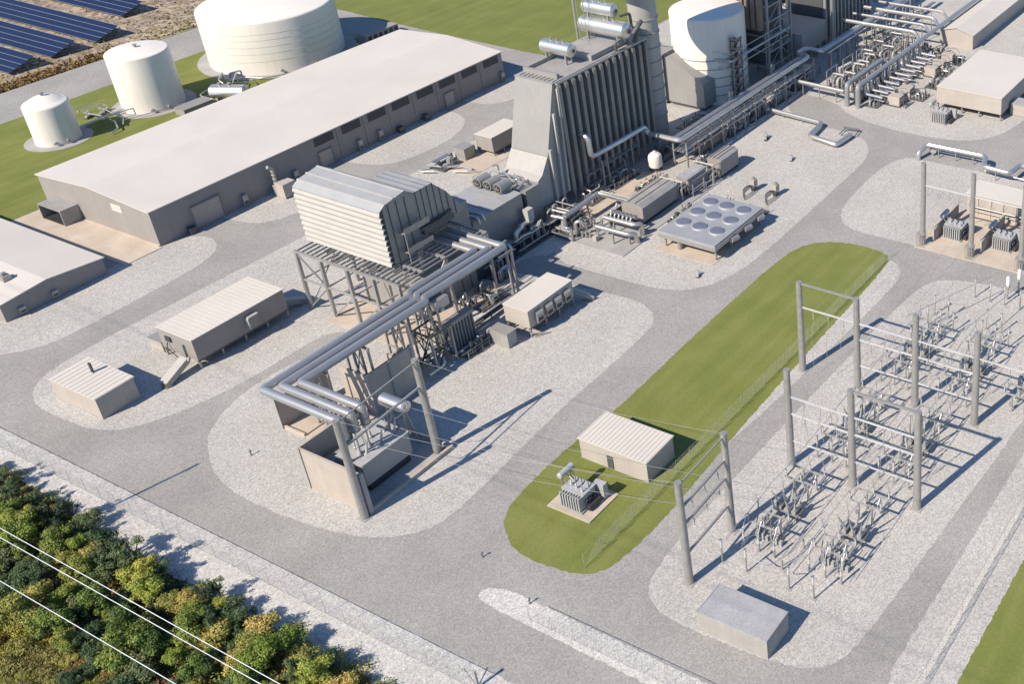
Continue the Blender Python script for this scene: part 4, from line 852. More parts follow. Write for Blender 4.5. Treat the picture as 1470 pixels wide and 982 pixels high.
t=thing('frame_gantry','small dark frame of posts beside the turbine hall','steel frame',(118,147.5,0))
b=MB()
for x in (116.6,118.6):
    for y in (146.6,148.4): b.box(x-.07,x+.07,y-.07,y+.07,0,4.6)
b.build('post','dark_metal',t,False); MB().box(116.5,118.7,146.5,146.65,4.6,4.75).box(116.5,118.7,148.35,148.5,4.6,4.75).build('beam','dark_metal',t,False)
# ------------------------------------------------------------------ piping in the upper right process area
pipeset('expansion_loop_pipe','pale ground pipe running from the long rack to a square expansion loop','pipe',(184,112,0),[([(187,124,1.0),(186,109.4,1.0),(179.6,108.6,1.0),(178.7,102,.8),(184.2,101.5,.8),(184.4,103.6,-.3)],.5,.7)],posts=[(186.6,119,.5),(186.3,114.2,.5)])
pipeset('loop_drain','small dark frame of thin pipes beside the square expansion loop','pipework',(185.6,102.8,0),[([(184,104.2,.5),(187.2,104.4,.5),(187.6,101.4,.5),(184.6,100.9,.5)],.1,.2),([(186,104.4,1.2),(186.6,101.2,1.2)],.1,0)],m='cladding_dark')
pipeset('link_pipe','straight pale pipe on legs linking the long rack to the pair of bent pipes','pipe',(198.6,117,0),[([(198.9,124,3.0),(198.4,110.9,3.0)],.48,0),([(199.6,124,2.2),(199.2,111.2,2.2)],.16,0)],posts=[(198.8,121.4,2.6),(198.6,117.2,2.6),(198.5,113,2.6)])
for y,x1,l in ((110.0,214,'shorter far one of two fat bent pipes rising from the gravel and running back'),(107.4,300,'longer near one of two fat bent pipes rising from the gravel and running back')):
    pipeset('bent_header_pipe',l,'pipe',(198,y,0),[([(198.0,y,0),(198.0,y,5.0),(x1,y-.3,5.0)],.54,1.0)],m='duct_paint',posts=[(203,y-.1,4.4),(208,y-.1,4.4),(213,y-.1,4.4)],group='two fat bent header pipes')
rnd=random.Random(33)
pos=['first','second','third','fourth','fifth','sixth','seventh','eighth','ninth','tenth','eleventh','twelfth']
for k in range(11):
    x=200.2+2.7*k; big=k in (0,1,4,5,6,9,10)
    pipeset('branch_pipe','%s branch pipe from the road along the near bent header pipe'%pos[k],'pipe',(x,104.6,0),[([(x,106.9,4.4),(x,106.6,2.6),(x,102.6,2.5)],.30,.5),([(x+1.1,107,3.2),(x+1.1,106.2,1.4),(x+1.1,102.8,1.2)],.24,.4)],posts=[(x,105.6,2.2)],m='pipe_lagging' if k%3 else 'duct_paint',group='branch pipes under the near bent header')
for k,(x,w,n) in enumerate(((202.2,4.2,3),(207.4,4.0,3),(220.5,3.4,2),(225,3.0,2),(230,3.2,2))):
    t=thing('pump_skid','%s beige pump box from the road in the row before the white roofed building'%pos[k],'pump',(x+w/2,101,0),'beige pump boxes in a row')
    MB().box(x,x+w*.55,99.6,102.4,.3,2.2).build('housing','wall_beige',t,False)
    MB().cyl((x+w*.55,101,1.3),(x+w,101,1.3),.75,None,16).build('motor','transformer_grey',t)
    MB().box(x-.2,x+w+.2,99.4,102.6,.1,.297).build('base','cladding_dark',t,False)
    for j in range(n): MB().tube([(x+.4+.9*j,99.5,1.6),(x+.4+.9*j,98.8,1.8),(x+.4+.9*j,98.8,.1)],.1,8,.3).build('pipe','cladding_dark',t)
    MB().tube([(x+w*.6,102,2.1),(x+w*.6,102,3.0),(x+w*.9,100,3.0),(x+w*.9,99,2)],.12,8,.4).build('conduit','galvanised',t)
    MB().bar((x,98.2,.12),(x+w,98.0,.12),.12,.1).build('kerb_channel','dark_metal',t,False)
for k,x in enumerate((207,214.5,221,227.5,234)):
    t=thing('manifold_skid','%s valve skid from the road between the long rack and the bent header pipes'%pos[k],'pipe skid',(x,115.6,0),'valve skids behind the bent headers')
    MB().box(x-2.4,x+2.6,112.2,119.2,.1,.3).build('base_frame','cladding_dark',t,False)
    for j in range(6):
        y=112.8+1.1*j; z=1.0+rnd.random()*2.2; MB().tube([(x-2.2,y,.4),(x-2.2,y,z),(x+1.4+rnd.random(),y,z),(x+2.2,y,.5)],.12+.2*rnd.random(),8,.5).build('pipe','pipe_lagging' if j%3 else 'louvre_white',t)
    for j in range(2): yy=113+rnd.random()*4; MB().tube([(x-1+2*j,yy,3.2),(x-1+2*j,yy+3,3.2),(x-1+2*j,yy+3,.4)],.26,8,.6).build('cross_pipe','pipe_lagging',t)
    b=MB()
    for j in range(8): xx=x-2+4*rnd.random();y=112.6+rnd.random()*6; b.lathe((xx,y,.3),[(.25,0),(.25,.9),(.12,1.),(.3,1.3),(.3,1.45),(0,1.5)],8)
    b.build('valve','galvanised',t)
    for sx in (-2.2,2.4):
        for y in (112.4,118.8): MB().box(x+sx-.09,x+sx+.09,y-.09,y+.09,.3,3.8).build('post','galvanised',t,False)
    MB().box(x-2.3,x+2.5,112.35,112.5,3.8,3.95).box(x-2.3,x+2.5,118.7,118.85,3.8,3.95).build('top_beam','galvanised',t,False)
t=thing('vertical_pump_row','row of small grey upright pumps on the gravel beyond the link pipe','pump',(213.6,119.4,0))
for k in range(6): MB().lathe((212.6+.8*k,119.8-.1*k,.05),[(.3,0),(.3,.8),(.42,.85),(.42,1.7),(.2,1.9),(0,1.92)],10).build('pump','transformer_grey',t)
for k in range(4):
    x=229+5.3*k
    pipeset('cross_header_pipe','%s bright high pipe crossing from the second boiler to the near bent header'%pos[k],'pipe',(x,114,0),[([(x,128,6.6),(x+.2,109.4,6.6),(x+.2,108.6,6.2),(x+.2,108,5.2)],.36 if k%2 else .5,.6)],posts=[(x,119,6.1),(x+.1,112,6.1)],group='high cross pipes at the top edge')
pumpset('yard_pump','small dark pump pair on the gravel left of the bent header pipes',(203.4,115.4,.02),R(30),None,.9)
# ------------------------------------------------------------------ finned transformers (one proto, copies)
def transformer(label,loc,group=None):
    x,y,z=loc; t=thing('finned_transformer',label,'transformer',loc,group); o=loc
    def m_(): return MB(o)
    m_().box(.1,2.3,.3,3.5,.25,2.3).box(.0,2.4,.2,3.6,2.303,2.42).build('tank','transformer_grey',t,False)
    for k in range(8):
        y0=.35+.40*k; m_().box(-.72,.095,y0,y0+.17,.35,2.25).build('radiator_fin','transformer_grey',t,False)
    m_().box(-.6,-.45,.3,3.5,2.253,2.38).build('fin_header','galvanised',t,False)
    for k in range(3): m_().cyl((.5+.62*k,.19,1.3),(.5+.62*k,-.05,1.3),.28,None,12).build('fan','dark_metal',t)
    m_().box(.1,2.2,-.55,-.06,.25,.9).build('oil_pump','dark_metal',t,False)
    m_().box(2.6,3.4,-.7,.9,.2,2.3).build('control_cabinet','transformer_grey',t,False)
    for k in range(3):
        m_().lathe((.6+.2*k,.8+1.0*k,2.42),[(.2,0),(.2,.12),(.12,.15),(.15,.25),(.1,.3),(.14,.45),(.09,.5),(.12,.62),(.05,.7),(.04,.95),(0,.96)],10).build('bushing','porcelain',t)
        m_().bar((1.6,.6+1.0*k,2.45),(2.1,1.1+1.0*k,3.0),.1).build('tap_bar','dark_metal',t,False)
    m_().vessel((.6,4.3,3.35),(3.2,4.3,3.35),.42).build('conservator','transformer_grey',t)
    for xx in (1.0,2.6): m_().bar((xx,3.5,2.4),(xx,4.3,3.0),.1).bar((xx,4.3,.2),(xx,4.3,3.0),.1).build('conservator_leg','galvanised',t,False)
    m_().tube([(1.8,4.3,3.0),(1.8,3.6,2.7),(1.8,3.2,2.45)],.07,6,.2).build('oil_pipe','galvanised',t)
    m_().box(-.7,2.5,.1,3.7,.02,.247).build('plinth','concrete_grey',t,False)
    return t
tr0=transformer('finned transformer on a beige pad on the green island before the ribbed shed',(76.1,79.7,.18))
gtr='two main transformers on the beige pad at the right'
T1=dup(tr0,(156.6,64.9,.10),'left of two finned main transformers beneath the steel portal at the right edge'); T1['group']=gtr
T2=dup(tr0,(156.9,56.0,.10),'right of two finned main transformers beneath the steel portal at the right edge'); T2['group']=gtr
T3=dup(tr0,(199.0,86.9,.02),'grey transformer standing before the wide white roofed building on legs')
for y,l in ((69.4,'left'),(60.6,'middle')):
    t=thing('fire_wall','%s low concrete fire wall beside the finned main transformers'%l,'wall',(158.5,y,0),'fire walls between the main transformers')
    MB().box(154.2,164.8,y-.16,y+.16,0,2.4).build('panel','concrete_wall',t,False)
    b=MB(); 
    for k in range(3): b.box(154.6+4.8*k,155+4.8*k,y-.24,y+.24,0,2.46)
    b.build('pilaster','concrete_grey',t,False)
# portal at the right edge
de=thing('steel_portal','tall pale portal of poles over the two main transformers at the right edge','line portal',(152.6,61,0))
for y in (70.6,61.7,52.8):
    MB().cyl((152.6,y,0),(152.6,y,15.6),.48,.40,14).build('pole','galvanised',de)
MB().box(152.5,152.7,43.9,70.4,11.4,11.6).build('beam','beam_galvanised',de,False)
for k in range(9):
    y=69.6-1.9*k; b=MB().tube([(152.6,y,11.3),(152.7,y+.15,10.4),(152.9,y+.5,9.6),(153.3,y+.2,9.4),(153.6,y-.2,10.4)],.04,6,.2); b.build('jumper','wire_grey',de)
for i,y in enumerate((70.6,61.7,52.8)):
    t=thing('pole_cage','lattice cage around the foot of the %s portal pole at the right edge'%('left','middle','right')[i],'cage',(152.0,y,0),'cages at the portal poles'); b=MB()
    for k in range(5):
        for sx in (-.55,.55): b.box(151.5+sx+.55-.04-.05*0,151.5+sx+.55+.04,y-.6+.3*k-.03,y-.6+.3*k+.03,.05,2.4)
    b.build('bar','galvanised',t,False); MB().box(151.4,152.7,y-.7,y+.7,2.4,2.5).build('lid','cladding',t,False)
pipeset('road_side_pipe','pale pipe with a square jog beside the road above the steel portal','pipe',(185,74,0),[([(181.4,85.2,-.2),(181.6,85.2,1.4),(184.0,84.6,2.4),(184.3,72.2,2.4),(180.2,71,2.3),(180.0,65.6,2.2),(184,65.2,2.2),(184.4,59,2.2)],.5,.9),([(184.9,84,1.0),(185.1,72.6,1.0),(181.2,71.4,1.0),(181,60,1.0)],.12,.4)],posts=[(184,82,1.9),(184.1,78.4,1.9),(184.2,74.8,1.9),(180,68.4,1.75),(184.2,62,1.7)])
t=thing('gear_valve','valve with a round grey wheel at the left end of the jogged road side pipe','valve',(184.6,83.4,0))
MB().cyl((184.4,83.4,1.2),(184.6,83.4,1.2),.75,None,18).build('wheel','steel_grey',t); MB().box(184.3,184.7,83.2,83.6,0,.6).build('stand','galvanised',t,False)
pipeset('wall_riser','dark thick riser pipe on the flat roofed building behind the main transformers','pipe',(165.6,56,0),[([(165.4,56.4,.2),(165.4,56.4,4.6),(167.4,56.4,4.9)],.36,.6)],m='cladding_dark')
# ------------------------------------------------------------------ step-up transformer bay, walls, bus ducts
struct('concrete_pad',MB().box(64.4,77.2,103.5,113.7,-.05,.10).box(71.2,84,113.9,117.3,-.05,.06),'concrete_grey')
def wall(label,boxes,pil=(),m='concrete_wall'):
    x0=sum(b[0]+b[1] for b in boxes)/2/len(boxes);y0=sum(b[2]+b[3] for b in boxes)/2/len(boxes)
    t=thing('fire_wall',label,'wall',(x0,y0,0)); mb=MB()
    for q in boxes: mb.box(*q)
    mb.build('panel',m,t,False)
    if pil:
        mb=MB()
        for q in pil: mb.box(*q)
        mb.build('pilaster','concrete_grey',t,False)
    return t
wall('sunlit beige fire wall in front of the step up transformer',[(64.0,64.35,103.4,113.7,0,6.2)],[(63.86,63.997,113.3,113.75,0,6.3),(63.9,64.5,102.9,103.397,0,6.3)])
wall('fire wall at right angles behind the step up transformer, in shade',[(64.0,71.2,113.75,114.1,0,6.2)],[(71.203,71.5,113.6,114.25,0,6.3)])
wall('low concrete kerb around the step up transformer pit',[(64.6,77.6,103.0,103.4,0,.55),(77.2,77.6,103.43,112.6,0,.55)])
wall('two panel shaded fire wall with pilasters beyond the shiny conservator drum',[(78.2,85.3,117.4,117.75,0,6.6)],[(77.9,78.197,117.25,117.9,0,6.7),(81.4,81.8,117.22,117.397,0,6.7),(85.303,85.7,117.25,117.9,0,6.7)])
wall('sunlit fire wall running back under the bus ducts from the shaded two panel wall',[(78.0,78.3,117.95,122.9,0,6.4)])
wall('fire wall at the back of the breaker pad below the bus duct bend',[(70.3,78.5,126.3,126.65,0,4.9)],[(70.1,70.297,126.2,126.75,0,5)])
wall('low kerb at the front of the breaker pad below the bus duct bend',[(70.3,70.55,122.3,126.2,0,.5),(70.56,77.9,122.3,122.5,0,.3)],m='concrete_tan')
wall('inner fire wall between the bus supports',[(84.7,85.0,118,122.4,0,4.4),(85.1,88,122.2,122.5,0,3.4)])
bus=[]
for k,(xx,yy,xe,l) in enumerate(((66.8,121.9,104.2,'outermost'),(68.4,120.4,105.7,'middle'),(70.0,118.9,107.2,'innermost'))):
    t=thing('bus_duct','%s of three parallel grey bus ducts bending over the breaker pad to the turbine'%l,'bus duct',(xx,107.4,10.5),'three bus ducts')
    MB().tube([(xx,108.1,7.9),(xx,108.1,10.5),(xx,yy,10.5),(90.6,yy,10.5),(91.4,yy+.95,10.5),(xe,yy+.95,10.5),(xe,131.5,10.5)],.56,14,.35).build('duct','duct_paint',t)
    b=MB()
    for j in range(2): b.lathe((xx,108.1,7.95+.9*j),[(.57,0),(.63,.03),(.63,.12),(.57,.15)],14)
    b.build('collar','galvanised',t); bus.append(t)
    b=MB(); b.lathe((xx,108.4+.15*k,4.06),[(.3,0),(.3,.3)]+[((.22 if j%2 else .15),.3+.16*j) for j in range(1,22)]+[(.12,3.84)],12); b.build('bushing','porcelain',t)
for k,(x,l) in enumerate(((73.2,'nearest the duct bend'),(79.6,'beside the sunlit fire wall'),(86.2,'in the middle of the long run'),(91.6,'at the jog of the ducts'))):
    t=thing('bus_support','steel trestle holding the bus ducts, %s'%l,'steel frame',(x,120.6,0),'trestles under the bus ducts')
    for y in (118.1,119.7,121.3,122.9): MB().box(x-.13,x+.13,y-.13,y+.13,0,9.6).build('leg','galvanised',t,False)
    MB().box(x-.14,x+.14,117.9,123.1,9.6,9.9).box(x-.1,x+.1,117.9,123.1,4.6,4.8).build('cross_beam','galvanised',t,False)
    MB().bar((x,118.1,.2),(x,121.3,9.4),.12).bar((x,122.9,.2),(x,119.7,9.4),.12).build('brace','steel_grey',t,False)
for k,(x,y,l) in enumerate(((69.5,114.6,'left'),(109.2,121.8,'far'),(107.8,119.2,'near'))):
    t=thing('bus_post',('single post under the bus ducts behind the transformer fire wall','farther of two posts under the turbine end of the bus ducts','nearer of two posts under the turbine end of the bus ducts')[k],'post',(x,y,0))
    MB().box(x-.16,x+.16,y-.16,y+.16,0,9.7).build('leg','galvanised',t,False); MB().box(x-2.6,x+.4,y-.12,y+.12,9.7,9.9).build('bracket','galvanised',t,False)
def trestle_frame():
    t=thing('lattice_trestle','dark braced lattice frame on the ground beneath the jog of the bus ducts','steel frame',(90.5,118.5,0)); b=MB()
    for x in (88.6,92.2):
        for y in (116.9,120.3): b.box(x-.12,x+.12,y-.12,y+.12,0,6.2)
    b.build('post','steel_grey',t,False); b=MB()
    for y in (116.9,120.3): b.bar((88.6,y,0.2),(92.2,y,6),.14); b.bar((92.2,y,.2),(88.6,y,6),.14)
    for x in (88.6,92.2): b.bar((x,116.9,.2),(x,120.3,6),.14); b.bar((x,120.3,.2),(x,116.9,6),.14)
    b.build('brace','dark_metal',t,False); MB().box(88.4,92.4,116.7,116.95,6.2,6.4).box(88.4,92.4,120.2,120.45,6.2,6.4).box(88.4,88.65,116.96,120.19,6.2,6.4).build('top_beam','dark_metal',t,False)
    MB().tube([(86.6,116.4,1.2),(89.5,116.4,1.2),(90.4,117.8,2.2),(92,118.6,1.2),(93.6,119,1.2)],.22,8,.6).tube([(88,119.6,.5),(90,118.4,2.6),(91,119.8,.6)],.18,8,.5).build('pipe','pipe_lagging',t)
trestle_frame()
t=thing('slatted_cabinet','grey cabinet of upright slats below the jog of the bus ducts','cabinet',(95.6,119.4,0))
MB().box(92.9,98.2,118.6,120.0,4.4,5.0).build('top_box','cladding',t,False)
b=MB()
for k in range(9): b.box(93.1+.58*k,93.3+.58*k,118.65,119.95,.1,4.397)
b.build('slat','steel_grey',t,False); MB().box(92.8,98.3,118.5,120.1,0,.097).build('base','cladding_dark',t,False)
MB().box(94,96.4,121.6,123,.1,2.6).build('lower_box','cladding_dark',t,False)
t=thing('hanging_box','grey square box hung from the bus ducts at their jog','box',(92.6,118.9,8.8))
MB().box(91.7,94.2,118.4,120.4,8.3,9.8).build('casing','duct_paint',t,False); MB().lathe((92.6,118.2,8.2),[(0,-.25),(.25,-.1),(.28,.1),(.15,.25),(0,.26)],12).build('lamp','tank_white',t)
t=thing('cable_tray','long dark cable tray along the ground behind the house with four air conditioners','cable tray',(101,120.2,0))
MB().box(89.6,113,119.9,120.0,.75,.95).box(89.6,113,120.6,120.7,.75,.95).box(89.6,113,120.0,120.6,.75,.8).build('tray','cladding_dark',t,False)
b=MB()
for k in range(8): b.box(90.2+3.1*k,90.35+3.1*k,120.2,120.35,0,.745)
b.build('post','galvanised',t,False); MB().cyl((89.8,121.2,.5),(112.6,121.2,.5),.16,None,8).build('pipe','pipe_lagging',t)
b=MB(); t=thing('valve_cluster','jumble of small valves and pipes at the foot of the generator enclosure','pipe skid',(104.5,126.4,0)); rnd=random.Random(4)
for k in range(10): x=101.5+rnd.random()*6;y=124.6+rnd.random()*3.2; MB().tube([(x,y,.05),(x,y,.8+rnd.random()),(x+1,y+.4,1+rnd.random()),(x+1.2,y+.6,.1)],.13,8,.4).build('pipe','pipe_lagging' if k%2 else 'cladding_dark',t)
mt=thing('main_transformer','large step up transformer with a radiator box in the walled pit','transformer',(70.2,108.5,.1))
MB().box(66.6,73.4,107.3,111.0,.5,3.9).build('tank','transformer_grey',mt,False)
MB().box(66.5,73.5,107.2,111.1,3.903,4.05).build('lid','transformer_grey',mt,False)
MB().box(66.5,73.7,105.9,107.0,1.3,4.5).build('radiator_box','wall_pale',mt,False)
MB().box(66.4,73.8,105.8,107.1,4.503,4.62).build('radiator_lid','transformer_grey',mt,False)
MB().box(67,73.3,106.1,106.9,.12,1.297).box(66.9,73.2,107.4,110.9,.12,.497).build('plinth','dark_metal',mt,False)
for k,x in enumerate((68.6,70.9,73.0)):
    a=Vector((x,107.6,4.05));d=Vector((-.03,-.32,.95)); pts=[];rr=[]
    for j in range(15): pts.append(a+d*(.2*j)); rr.append((.24 if j%2 else .15)*(1-.035*j) if j>1 else .3)
    MB().tube(pts,rr,12).build('bushing','porcelain',mt)
MB().vessel((75.3,107.0,6.9),(75.3,111.6,6.9),.85).build('conservator','aluminium',mt)
MB().bar((74.4,107.8,.2),(75.2,107.8,6.3),.22).bar((76.3,107.8,.2),(75.4,107.8,6.3),.22).bar((74.4,110.8,.2),(75.2,110.8,6.3),.22).bar((76.3,110.8,.2),(75.4,110.8,6.3),.22).bar((74.4,107.8,1),(76,107.8,4.6),.12).build('conservator_frame','galvanised',mt,False)
MB().tube([(74.6,109.2,6.3),(74.2,109.2,5),(72.6,109.2,4.0)],.14,8,.4).build('oil_pipe','galvanised',mt)
MB().box(65.4,68.6,111.4,113.2,.12,3.0).box(69.6,72.4,111.6,112.6,.12,2.0).build('control_cabinet','steel_grey',mt,False)
for x in (68.8,71.2): MB().lathe((x,109.8,4.05),[(.2,0),(.26,.3),(.1,.5),(.2,.7),(.05,1.3),(0,1.32)],10).build('arrester','porcelain',mt)
def portal(name,label,poles,beams,r=.5,loc=None,jump=(),h=15.1):
    t=thing(name,label,'line portal',loc or (poles[0][0],poles[0][1],0))
    for x,y in poles:
        MB().cyl((x,y,0),(x,y,h),r,r*.82,16).build('pole','galvanised',t)
        MB().box(x-.75*r*1.8,x+.75*r*1.8,y-.75*r*1.8,y+.75*r*1.8,-.02,.09).build('base_plate','concrete_grey',t,False)
    for p,q,w,m in beams: MB().bar(p,q,w,w).build('beam',m,t,False)
    for p in jump:
        b=MB(); a=Vector(p); b.tube([a,a-Vector((0,0,.25)),a-Vector((0,0,.25))-Vector((0,0,.01))],.03,6)
        for j in range(6): b.lathe((p[0],p[1],p[2]-.45-.18*j),[(.03,.16),(.07,.1),(.085,.02),(.03,0)],6)
        b.build('insulator_string','steel_grey',t)
    return t
portal('line_portal','two pole line portal standing over the step up transformer',[(63.3,103.2),(76.0,104.2)],[((63.3,103.2,14.7),(76,104.2,14.7),.16,'galvanised'),((63.4,103.2,11.0),(76,104.2,11.0),.24,'galvanised')],r=.52,jump=[(66,103.4,10.9),(69.6,103.7,10.9),(73.2,104,10.9)])
# ------------------------------------------------------------------ switchyard
P_=portal('line_portal','two pole line portal at the left end of the switchyard, seen edge on',[(72.6,62.0),(81.6,62.2)],[((72.6,62,14.6),(81.6,62.2,14.6),.18,'galvanised'),((72.6,62,11.3),(81.6,62.2,11.3),.26,'galvanised'),((72.6,62,8.7),(81.6,62.2,8.7),.26,'galvanised'),((72.6,62,4.4),(81.6,62.2,4.4),.26,'galvanised')],r=.50,jump=[(74.6,62,11.1),(77.1,62,11.1),(79.6,62,11.1),(74.6,62,8.5),(77.1,62,8.5),(79.6,62,8.5)])
bm='beam_galvanised'
jp=[]
for x in (95.0,112.8):
    for yb in (57.4,48.6):
        for k in (-2.3,0,2.3): jp+= [(x,yb+k,10.9),(x,yb+k,8.2)]
portal('line_portal','nearer three pole line portal in the middle of the switchyard',[(95,62),(95,53.05),(95,44.1)],[((95,62,11),(95,44.1,11),.19,bm),((95,62,8.35),(95,44.1,8.35),.21,bm),((95,62,4.0),(95,44.1,4.0),.17,bm),((95,53.05,14.9),(95,44.1,14.9),.3,'galvanised')],r=.52,jump=[p for p in jp if p[0]<100])
portal('line_portal','farther and longest line portal of the switchyard reaching to the lawn fence',[(112.8,70.8),(112.8,61.85),(112.8,52.95),(112.8,44.1),(112.8,35.2)],[((112.8,70.8,11),(112.8,35.2,11),.19,bm),((112.8,61.8,8.35),(112.8,44.1,8.35),.21,bm),((112.8,61.8,4.0),(112.8,44.1,4.0),.19,bm),((112.8,70.8,14.9),(112.8,61.8,14.9),.26,'galvanised')],r=.52,jump=[p for p in jp if p[0]>100]+[(112.8,63.9,10.9),(112.8,66.3,10.9),(112.8,68.7,10.9)])
def insul(mb,x,y,z,h,r=.13):
    n=int(h/.16); pr=[(r*.6,0)]
    for j in range(n): pr+=[(r,.16*j+.05),(r*.6,.16*j+.12)]
    pr.append((0,h)); mb.lathe((x,y,z),pr,8); return mb
def switch(label,loc,flip=1,group='switch frames in the switchyard'):
    x,y,z=loc; t=thing('disconnect_switch',label,'switch frame',loc,group)
    MB(loc).box(-1.15,-.97,-2.3,2.3,2.75,2.95).box(.97,1.15,-2.3,2.3,2.75,2.95).build('beam','steel_grey',t,False)
    for k in (-2.1,0,2.1): MB(loc).box(-.96,.96,k-.07,k+.07,2.77,2.93).build('cross_arm','steel_grey',t,False)
    for sx in (-1.06,1.06):
        for sy in (-.9,.9): MB(loc).box(sx-.09,sx+.09,sy-.09,sy+.09,0,2.745).build('leg','galvanised',t,False)
    for sx in (-1.06,1.06):
        for k in (-2.1,0,2.1): insul(MB(loc),sx,k,2.955,1.15,.11).build('insulator','porcelain',t)
    for k in (-2.1,0,2.1): MB(loc).tube([(-1.3*flip,k,4.15),(.0,k,4.2),(1.06*flip,k,4.2),(.75*flip,k,5.5)],.045,6).build('blade','aluminium',t)
    MB(loc).bar((-1.06,-.9,.2),(1.06,-.9,2.6),.07).build('brace','galvanised',t,False); MB(loc).box(-1.2,-.93,.995,1.3,.9,1.5).build('drive_box','galvanised',t,False)
    return t
def breaker(label,loc,group='spiky circuit breakers in the switchyard'):
    t=thing('circuit_breaker',label,'circuit breaker',loc,group)
    MB(loc).box(-.75,.75,-1.5,1.5,1.0,1.2).build('frame','galvanised',t,False)
    for sx in (-.6,.6):
        for sy in (-1.2,1.2): MB(loc).box(sx-.08,sx+.08,sy-.08,sy+.08,0,.997).build('leg','galvanised',t,False)
    MB(loc).box(-.4,.4,1.55,2.2,.5,1.9).build('control_cabinet','transformer_grey',t,False)
    for k in (-1.,0,1.):
        tk=MB(loc).cyl((-.85,k,1.65),(.85,k,1.65),.33,None,12).build('tank','steel_grey',t)
        for s_ in (-1,1):
            pts=[];rr=[]
            for j in range(13): pts.append(Vector((s_*(.45+.055*j),k*(1+.045*j),1.9+.17*j))); rr.append((.19 if j%2 else .11)*(1-.045*j))
            pts.append(Vector((s_*1.25,k*1.62,4.5)));rr.append(.03)
            MB(loc).tube(pts,rr,10).build('bushing','steel_grey',tk)
    return t
def bussup(label,loc,h=2.3,group='single bus posts in the switchyard'):
    t=thing('bus_support',label,'insulator post',loc,group)
    MB(loc).box(-.075,.075,-.075,.075,0,h).build('leg','galvanised',t,False); MB(loc).box(-.3,.3,-.3,.3,-.02,.06).build('base_plate','concrete_grey',t,False)
    insul(MB(loc),0,0,h,1.2,.14).build('insulator','porcelain',t); MB(loc).box(-.16,.16,-.16,.16,h+1.2,h+1.3).build('clamp','aluminium',t,False)
    return t
BY=((57.5,'left'),(48.6,'right'))
sw0=None;br0=None;bs0=None
ROW=((82.6,'nearest the grey roofed hut'),(91.1,'just before the three pole portal'),(100.2,'just behind the three pole portal'),(109.0,'just before the longest portal'),(118.7,'just behind the longest portal'),(127.6,'farthest along the bus, beyond the longest portal'))
for i,(x,rl) in enumerate(ROW):
    for y,bl in BY:
        lab='%s hand bay switch frame, %s'%(bl,rl)
        if sw0 is None: sw0=switch(lab,(x,y,0))
        else: dup(sw0,(x,y,0),lab)
for x,rl in ((86.9,'in the lower end of the switchyard'),(104.6,'between the two tall middle portals'),(123.1,'beyond the longest portal')):
    for y,bl in BY:
        lab='spiky circuit breaker in the %s hand bay %s'%(bl,rl)
        if br0 is None: br0=breaker(lab,(x,y-.2,0))
        else: dup(br0,(x,y-.2,0),lab)
for x,ys,rl in ((76.9,(60.4,57.1,51.4,48.2),'in the row nearest the grey roofed hut'),(134.2,(59.8,57.5,51.2,48.8),'in the row beyond the breakers'),(141.5,(56.2,53.6,51.2,48.6),'in the farthest row')):
    for j,y in enumerate(ys):
        lab='%s insulator post %s'%(('leftmost','left middle','right middle','rightmost')[j],rl)
        if bs0 is None: bs0=bussup(lab,(x,y,0))
        else: dup(bs0,(x,y,0),lab)
for x,y,l in ((143.2,51.4,'left'),(146.0,50.6,'middle'),(144.6,48.6,'right')):
    t=thing('voltage_transformer','%s of three thick white cylinders on tall posts by the right edge'%l,'instrument transformer',(x,y,0),'white cylinders on tall posts')
    MB().box(x-.12,x+.12,y-.12,y+.12,0,2.6).build('leg','galvanised',t,False); MB().lathe((x,y,2.6),[(.28,0),(.3,.1),(.3,1.5),(.22,1.65),(0,1.7)],14).build('cylinder','wire_bright',t); MB().box(x-.3,x+.3,y-.3,y+.3,2.45,2.597).build('plate','steel_grey',t,False)
for i,(x,rl) in enumerate(((97.6,'just behind the three pole portal beams'),(106.6,'between breaker and switch before the longest portal'),(115.6,'right behind the longest portal'),(125.4,'beyond the far breaker'),(131.2,'beyond the farthest switch frame'))):
    for y,bl in BY:
        for k,pn in ((2.1,'left'),(0,'middle'),(-2.1,'right')):
            dup(bs0,(x,y+k,0),'%s insulator post, %s hand bay, %s'%(pn,bl,rl))
for x,rl in ((118.7,'just beyond the longest portal'),(127.6,'at the right edge')):
    dup(sw0,(x,39.7,0),'switch frame of the third bay at the far right, %s'%rl)
dup(br0,(123.1,39.5,0),'spiky circuit breaker of the third bay at the far right')
dup(sw0,(137.5,44.6,0),'switch frame turned sideways by the white cylinders at the right edge',R(90))
for k,(a,c,l) in enumerate(((( 126,60.5,4.6),(141.8,53.6,4.6),'left'),((126,51.6,4.6),(141.8,48.8,4.6),'right'))):
    t=thing('bus_tube','slanting bus tube to the far end of the %s hand bay'%l,'bus bar',a,'slanting bus tubes'); MB().cyl(a,c,.06,None,8).build('tube','steel_grey',t)
for y,bl in BY:
    for k,pn in ((-2.1,'right'),(0,'middle'),(2.1,'left')):
        o=MB(); 
        for x0,x1,dy in ((76.9,81.5,0),(83.7,90.0,0),(92.2,99.1,0),(101.3,107.9,0),(110.1,117.6,0),(119.8,126.5,0)):
            z=4.2; n=8; P=[(x0+(x1-x0)*j/n,y+k,z+ (.25 if x0 in (83.7,101.3,119.8) else .05)*math.sin(PI*j/n)) for j in range(n+1)]
            o.tube(P,.042,6)
        single('bus_conductor','%s phase conductor strung along the %s hand bay of the switchyard'%(pn,bl),'conductor',o,'wire_grey',(76.9,y+k,4.2),'conductors over the switchyard bays')
